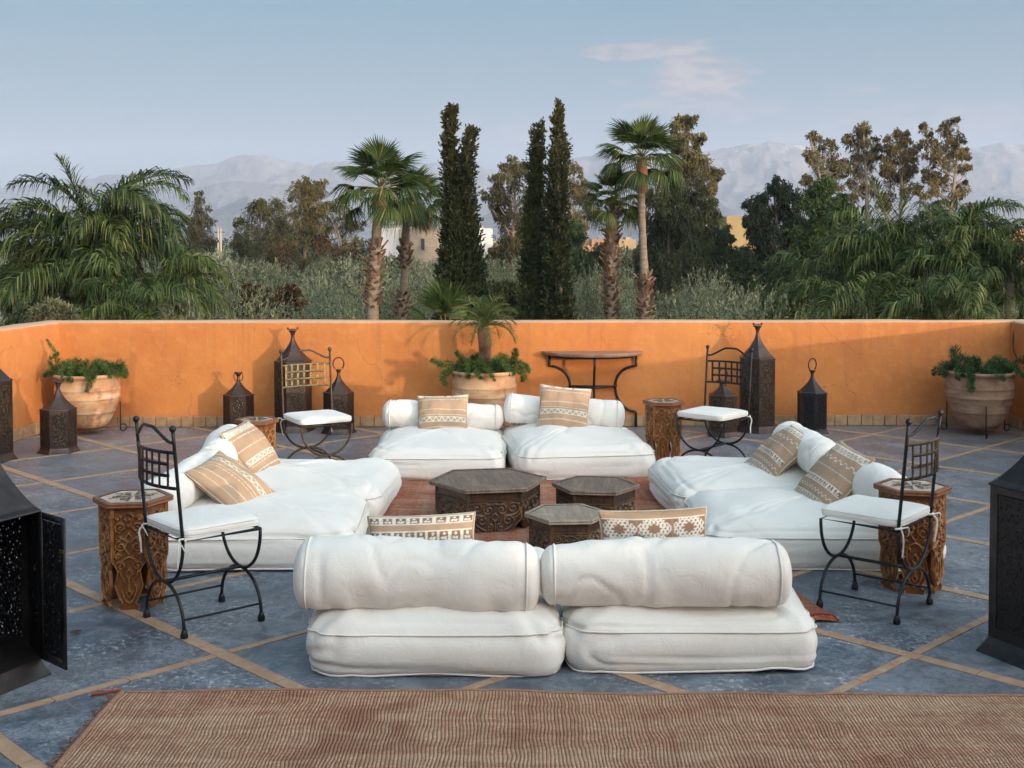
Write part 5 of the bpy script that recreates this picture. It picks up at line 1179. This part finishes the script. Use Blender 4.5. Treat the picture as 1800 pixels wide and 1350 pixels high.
# ---- olive grove
def olive_mesh(seed, n_cl, leafL, leafW, ns, k, R0=1.9):
    mb = MB(); g = rng; c0 = np.array([0, 0, 2.9])
    cl, dn = ballpts(n_cl, c0, (R0, R0, 1.45), .5)
    for q, d_ in zip(cl, dn):
        rs = g.uniform(.38, .66); S, Dn = ballpts(int(ns*1.5), q, (rs, rs, rs*.9), .2)
        Dd = unit(Dn*.55+np.array([0, 0, .75])+d_*.35+.3*g.normal(size=Dn.shape)); tn = np.clip(.45+g.normal()*.22+0*Dn[:, 2], 0, 1)
        sprays(mb, S, Dd, g.uniform(.14, .36, len(S)), k, leafL, leafW, .50, 0, tn, g.uniform(0, .35))
    return mb.mesh('crown', OLIVE, False)
OLN = [olive_mesh(s, 40, .085, .026, 26, 10) for s in range(3)]
OLF = [olive_mesh(s+9, 34, .15, .052, 13, 8) for s in range(3)]
ot = MB()
for a in (0, 2.1, 4.2): ot.tube(catmull([(0, 0, 0), (.12*cos(a), .12*sin(a), .7), (.5*cos(a), .5*sin(a), 1.6), (.9*cos(a), .9*sin(a), 2.6)], 3), np.linspace(.16, .04, 10), 7)
OTR = ot.mesh('trunk', BARKD)
def olive(x, y, near, s_, zs, label, grp):
    t = thing('olive_tree', label, 'olive tree', (x, y, GZ), rng.uniform(0, 6.28), grp)
    o = link(bpy.data.objects.new('crown', (OLN if near else OLF)[int(rng.integers(0, 3))]), t); o.scale = (s_, s_, zs)
    o = link(bpy.data.objects.new('trunk', OTR), t); o.scale = (s_, s_, zs)
LM = [(60, 'at the left end of the photo'), (180, 'left behind the big feather palm'), (330, 'behind the big left feather palm'), (430, 'above the ear handled lantern'), (520, 'above the tall left lantern'), (600, 'left of the first fan palm'), (690, 'about the first fan palm trunk'), (780, 'just left of the leftmost cypress'), (890, 'above the small potted palm'), (1000, 'about the slender cypresses'), (1060, 'above the console table'), (1150, 'about the right fan palm trunks'), (1230, 'above the back side table'), (1330, 'above the back right chair'), (1420, 'above the lone black lantern'), (1540, 'left in the right palm thicket'), (1700, 'behind the right palm thicket'), (9999, 'at the right end of the photo')]
RW = ['first', 'second', 'third', 'fourth', 'fifth', 'sixth', 'seventh', 'eighth']
def olabel(px, yy, row):
    if yy < 37: return 'silvery olive tree, %s row of the grove, %s' % (RW[min(row, 7)], next(t_ for q, t_ in LM if px < q))
    return 'grey green olive tree of the far grove, %s' % next(t_ for q, t_ in LM if px < q)
cnt = 0; y = 16.2; row = 0
while y < 105:
    sp_ = 3.5 if y < 40 else (4.2 if y < 70 else 5.4); half = .47*y+2
    x = -half+(row % 2)*sp_/2
    while x < half:
        xx, yy = x+rng.uniform(-.5, .5), y+rng.uniform(-.5, .5); px = 900+FPX*xx/yy
        skip = (yy < 24 and (px < 330 or px > 1420)) or (yy < 19 and 1290 < px)
        if not skip and cnt < 295:
            zsc = rng.uniform(.78, 1.10)*(.98 if yy < 22 else 1.05)
            olive(xx, yy, yy < 36, rng.uniform(.80, 1.15), zsc, olabel(px, yy, row), 'olive trees of the grove'); cnt += 1
        x += sp_
    y += sp_*.9; row += 1
# undergrowth and far wood
ug = MB(); n = 9000; yy = rng.uniform(105, 620, n)**1.0; xx = rng.uniform(-.50, .50, n)*yy; S = np.stack([xx, yy, GZ+np.clip(fbm(np.stack([xx/30, yy/30, 0*xx], -1), 3, 5)*1.3+2.6+rng.normal(size=n)*.7, .4, 6.0)], -1)
Dn = unit(rng.normal(size=(n, 3))+np.array([0, 0, .7])); sprays(ug, S, Dn, 1.3, 9, .75, .34, .9, 0, np.clip(.45+.5*fbm(S/9, 2, 6), 0, 1), .15)
o = kind(ug.build('distant_wood', EUCD, None, False), 'stuff'); o['label'] = 'far green wood and groves on the plain below the mountains'; o['category'] = 'wood'
# red flowering shrubs
def shrub(label, d, lobes, mats, cat='shrub', L_=.10, W_=.05, name='bougainvillea', ns=60):
    b0 = W(lobes[0][0], HOR, d); b0.z = GZ; t = thing(name, label, cat, b0); mb = MB(); st_ = MB()
    for px, py, pr in lobes:
        c = np.array(W(px, py, d)-b0); r_ = pr*d/FPX; S, Dn = ballpts(ns, c, (r_*1.3, r_, r_), .1); sprays(mb, S, unit(Dn+[0, 0, .3]), r_*.6, 8, L_, W_, .8, .1, rng.uniform(0, 1, ns), rng.uniform(0, .8, ns))
        st_.tube([(c[0]*.6, c[1], 0), (c[0]*.9, c[1], c[2]*.6), tuple(c)], [.06, .04, .015], 5)
    mb.build('foliage', mats, t, False); st_.build('stem', BARKD, t)
shrub('dark red flowering shrub among the olives right of the small left palm', 24, [(436, 514, 12), (455, 522, 14), (478, 526, 13), (500, 520, 12), (515, 512, 8), (445, 538, 14), (472, 544, 15), (498, 540, 14), (430, 545, 12), (515, 535, 12)], BOUG, ns=26, L_=.08, W_=.045)
shrub('pink flowering shrub at the foot of the thin gum tree', 58, [(500, 440, 9), (566, 422, 7), (575, 440, 9), (592, 446, 9), (612, 448, 8), (628, 446, 7), (500, 460, 8)], BOUG, L_=.14, W_=.08, ns=22)
shrub('dark green shrub at the foot of the leftmost cypress', 23, [(868, 520, 22), (885, 545, 24), (850, 545, 20), (900, 520, 18)], EUCD, name='shrub', ns=150, L_=.09, W_=.035)
shrub('dry tufted shrub left below the big palm', 17.2, [(95, 545, 13), (115, 556, 13), (70, 552, 10)], OLIVE, name='shrub', ns=80, L_=.09, W_=.02)

# ---- potted plants
def plume(pts, r, n, m_, Lf=.030, wf=.0035):
    C_ = catmull(pts, 10); s = rng.uniform(0, 1, n)*(len(C_)-1.001); i = s.astype(int); f = (s-i)[:, None]; P = C_[i]*(1-f)+C_[i+1]*f; T = unit(C_[i+1]-C_[i]); q = s/(len(C_)-1)
    rad = r*np.sin(pi*np.clip(.15+.82*q, 0, 1))**.6; D = unit(unit(np.cross(T, rng.normal(size=(n, 3))))+T*.75); mb = MB()
    leaves(mb, P+D*(rad*.1)[:, None], D, rad*rng.uniform(.9, 1.7, n), wf*1.5, rng.uniform(.05, .95, n), 0.0)
    mb.tube(C_, .0028, 4); mb.C[-1] = np.full((len(mb.V[-1]), 3), .5)
    return mb.build('fern_plume', m_, None, False)
def ferns(label, c, specs, m_, dens=1):
    t = thing('foxtail_fern', label, 'fern', c, 0, 'foxtail ferns growing in the clay pots')
    for pts, r in specs:
        o = plume(pts, r, int(420*dens), m_); o.parent = t
    return t
def around(cx, n, R0, z, seed, rmin=.045):
    g = np.random.default_rng(seed); S = []
    for k in range(n):
        a = k*2*pi/n+g.uniform(-.3, .3); r0 = g.uniform(.05, .17); up = g.uniform(.05, .16); out_ = g.uniform(.14, .27)
        S.append(([(r0*cos(a), r0*sin(a), 0), ((r0+out_*.45)*cos(a), (r0+out_*.45)*sin(a), up), ((r0+out_)*cos(a+.2), (r0+out_)*sin(a+.2), up*g.uniform(.1, .8)), ((r0+out_*1.15)*cos(a+.3), (r0+out_*1.15)*sin(a+.3), up*.3-.05*g.random())], rmin*g.uniform(.8, 1.2)))
    return S
ferns('green foxtail fern with one long upright plume, in the left corner pot', (-4.03, 11.30, .545), around(0, 26, .25, .5, 3, .034)+[([(-.20, -.05, 0), (-.26, -.06, .12), (-.27, -.06, .22), (-.36, -.06, .36)], .034), ([(-.2, 0, 0), (-.30, -.05, .06), (-.33, -.05, .17), (-.25, -.05, .23)], .03), ([(.1, -.15, .02), (.16, -.26, .08), (.15, -.33, .0), (.12, -.36, -.10)], .045), ([(.2, -.1, .03), (.30, -.12, .12), (.36, -.12, .12), (.33, -.12, .05)], .05)], FERN)
ferns('green foxtail fern round the foot of the small palm', (-.265, 11.36, .57), around(0, 26, .25, .5, 4, .034)+[([(-.2, -.05, 0), (-.3, -.08, .09), (-.42, -.1, .10), (-.50, -.12, .14)], .045), ([(-.25, -.1, 0), (-.34, -.15, .04), (-.38, -.2, -.03), (-.35, -.22, -.09)], .045), ([(.2, -.05, 0), (.26, -.06, .10), (.29, -.06, .17), (.30, -.06, .24)], .045), ([(-.12, 0, 0), (-.2, -.05, .14), (-.26, -.05, .20), (-.2, -.05, .1)], .03), ([(.2, 0, 0), (.33, -.02, .08), (.38, -.05, .0), (.36, -.1, -.06)], .05)], FERN)
ferns('dark green foxtail fern in the shaded right corner pot', (4.43, 11.28, .57), around(0, 24, .25, .5, 5, .036)+[([(-.2, -.05, 0), (-.22, -.06, .14), (-.26, -.06, .24), (-.30, -.08, .17)], .055), ([(.22, 0, 0), (.32, -.05, .10), (.40, -.1, .16), (.47, -.12, .18)], .045), ([(-.15, -.2, 0), (-.2, -.32, .0), (-.22, -.35, -.06), (-.2, -.35, -.12)], .045)], FERND)
pt = thing('potted_palm', 'small date palm with a scaly trunk rising from the middle pot', 'palm tree', (-.265, 11.36, .56))
tp = np.array([(0.01*sin(z*9), 0, z) for z in np.linspace(0, .46, 12)]); MB().tube(tp, np.linspace(.050, .042, 12), 12).build('trunk', BARKD, pt)
sc2 = MB()
for k in range(330):
    z = .005+k*.0013; a = k*2.39996; r0 = .046; o_ = np.array([cos(a), sin(a), 0]); s_ = np.array([-sin(a), cos(a), 0]); p0 = np.array([.01*sin(z*9), 0, z])+o_*r0
    sc2.add([p0-s_*.012-[0, 0, .008], p0+s_*.012-[0, 0, .008], p0+o_*.020+[0, 0, .016], p0+[0, 0, .016]], [(0, 1, 2), (1, 3, 2), (3, 0, 2)])
kind(sc2.build('trunk_scales', BOOT, pt, False), 'stuff')
SF = [frond(70+e, .46, e, 1.7, 26, .13, .25, .0085, mat_=DATEL, rach=.005) for e in (80, 60, 40, 15)]
for k in range(30):
    e_ = min(3, int(k/7.5)); o = link(bpy.data.objects.new('frond', SF[e_]), pt); o.location = (0, 0, .46); o.rotation_euler = (0, 0, k*2.39996); s_ = random.uniform(.75, 1.0); o.scale = (s_,)*3

# ============================================================ FAR BUILDINGS
def stucco(name, c): return simple(name, c, tuple(q*.86 for q in c), 1.2, .9, .2, .02)
S_W, S_B, S_Y, S_O, S_D = stucco('white_stucco', (.78, .72, .68)), stucco('beige_stucco', (.46, .37, .27)), stucco('yellow_stucco', (.46, .33, .15)), stucco('ochre_stucco', (.46, .23, .12)), stucco('grey_brown_stucco', (.22, .17, .14))
m = Mat('stone_cladding'); v = m.co('Object'); bk = m.N.new('ShaderNodeTexBrick'); mp = m.co('Object', (1, 1, 1), (R(90), 0, 0)); m.L.new(mp, bk.inputs[0]); bk.inputs['Scale'].default_value = 2.2; bk.inputs['Color1'].default_value = (.36, .29, .21, 1); bk.inputs['Color2'].default_value = (.28, .22, .16, 1); bk.inputs['Mortar'].default_value = (.20, .16, .12, 1); m.bump(bk.outputs[1], .4, .03); STONE = m.fin(bk.outputs[0], .9)
GLASS = simple('dark_window_glass', (.02, .025, .03), (.03, .035, .04), 1, .15, 0)
def block(t, x0, x1, y0, d, dp, mt_, name='wall'):
    a = W(x0, y0, d); b = W(x1, y0, d); o = MB().box(((a.x+b.x)/2-t.location.x, d+dp/2-t.location.y, (a.z+GZ)/2-t.location.z), (b.x-a.x, dp, a.z-GZ), 0, .02).build(name, mt_, t, False); return o
def window(t, x0, x1, y0, y1, d, frame=None, m_=None):
    a = W(x0, y0, d-.02); b = W(x1, y1, d-.02); c = ((a.x+b.x)/2-t.location.x, d-.015-t.location.y, (a.z+b.z)/2-t.location.z)
    w_, h_ = b.x-a.x, a.z-b.z; f = MB()
    for sx_ in (-1, 1): f.box((c[0]+sx_*(w_/2+.03), c[1]-.02, c[2]), (.06, .09, h_+.12))
    for sz in (-1, 1): f.box((c[0], c[1]-.021, c[2]+sz*(h_/2+.03)), (w_, .088, .06))
    o = f.build('window', S_D, t, False); MB().box(c, (w_, .04, h_)).build('pane', m_ or GLASS, o, False)
d = 88; t = thing('house', 'modern white and stone clad house behind the palm trunks', 'house', W(740, HOR, d)+Vector((0, 0, GZ-CAM_H)))
block(t, 668, 702, 401, d+.6, 8, S_W); block(t, 702, 717, 402, d+.3, 7.5, S_B); block(t, 720, 769, 401.5, d-1.2, 8, STONE, 'stone_wall'); block(t, 716.5, 720.5, 402, d-.9, 7, S_D); block(t, 769, 822, 401, d+.4, 8, S_B); block(t, 821, 863, 401, d-.4, 8, S_W); block(t, 836, 848, 396.5, d+3, 3, S_B, 'roof_block'); block(t, 690, 699, 396.5, d+4, 2.5, S_B, 'roof_block'); block(t, 858, 872, 450, d-.8, 5, S_W, 'garden_wall')
window(t, 740, 746, 420, 439, d-1.2); window(t, 706, 709, 420, 440, d+.3)
t = thing('house', 'plain yellow house wall showing between the dark green trees', 'house', W(1295, HOR, 70)+Vector((0, 0, GZ-CAM_H)))
block(t, 1277, 1312, 380, 70, 6, S_Y); block(t, 1312, 1332, 384, 71, 6, S_Y)
window(t, 1321, 1325, 392, 398, 71)
t = thing('house', 'low ochre and red house between the tallest cypress and the third fan palm', 'house', W(1030, HOR, 120)+Vector((0, 0, GZ-CAM_H)))
block(t, 1008, 1046, 434, 119, 6, S_O); block(t, 1024, 1040, 420, 124, 5, S_Y); block(t, 1040, 1063, 420, 121, 6, S_O); block(t, 1008, 1036, 431, 121, 3, S_B, 'terrace_roof')
window(t, 1012, 1015, 424, 428, 124); window(t, 1048, 1051, 426, 431, 121)
t = thing('house', 'small pale yellow houses on the plain between the third and fourth fan palms', 'house', W(1098, HOR, 190)+Vector((0, 0, GZ-CAM_H)))
block(t, 1088, 1118, 421, 190, 6, S_Y); block(t, 1100, 1110, 417, 196, 5, S_B); window(t, 1094, 1096, 424, 427, 190)
t = thing('house', 'distant ochre house right of the white house by the leftmost cypress', 'house', W(870, HOR, 140)+Vector((0, 0, GZ-CAM_H)))
block(t, 862, 888, 424, 140, 6, S_Y); window(t, 868, 871, 428, 433, 140)
t = thing('house', 'flat red roofed house just showing above the thicket at the right edge', 'house', W(1800, HOR, 60)+Vector((0, 0, GZ-CAM_H)))
block(t, 1772, 1850, 404, 60, 6, S_O)
for x, lb in ((383.5, 'left one of two pale utility poles far beyond the left palm'), (388, 'right one of two pale utility poles far beyond the left palm')):
    p = W(x, HOR, 150); t = thing('utility_pole', lb, 'pole', (p.x, p.y, GZ), 0, 'pair of far utility poles'); h_ = W(x, 401, 150).z-GZ
    MB().tube([(0, 0, 0), (0, 0, h_)], [.16, .12], 6).build('shaft', S_B, t); MB().box((0, 0, h_-.5), (1.0, .1, .1)).build('crossarm', BARKD, t, False)
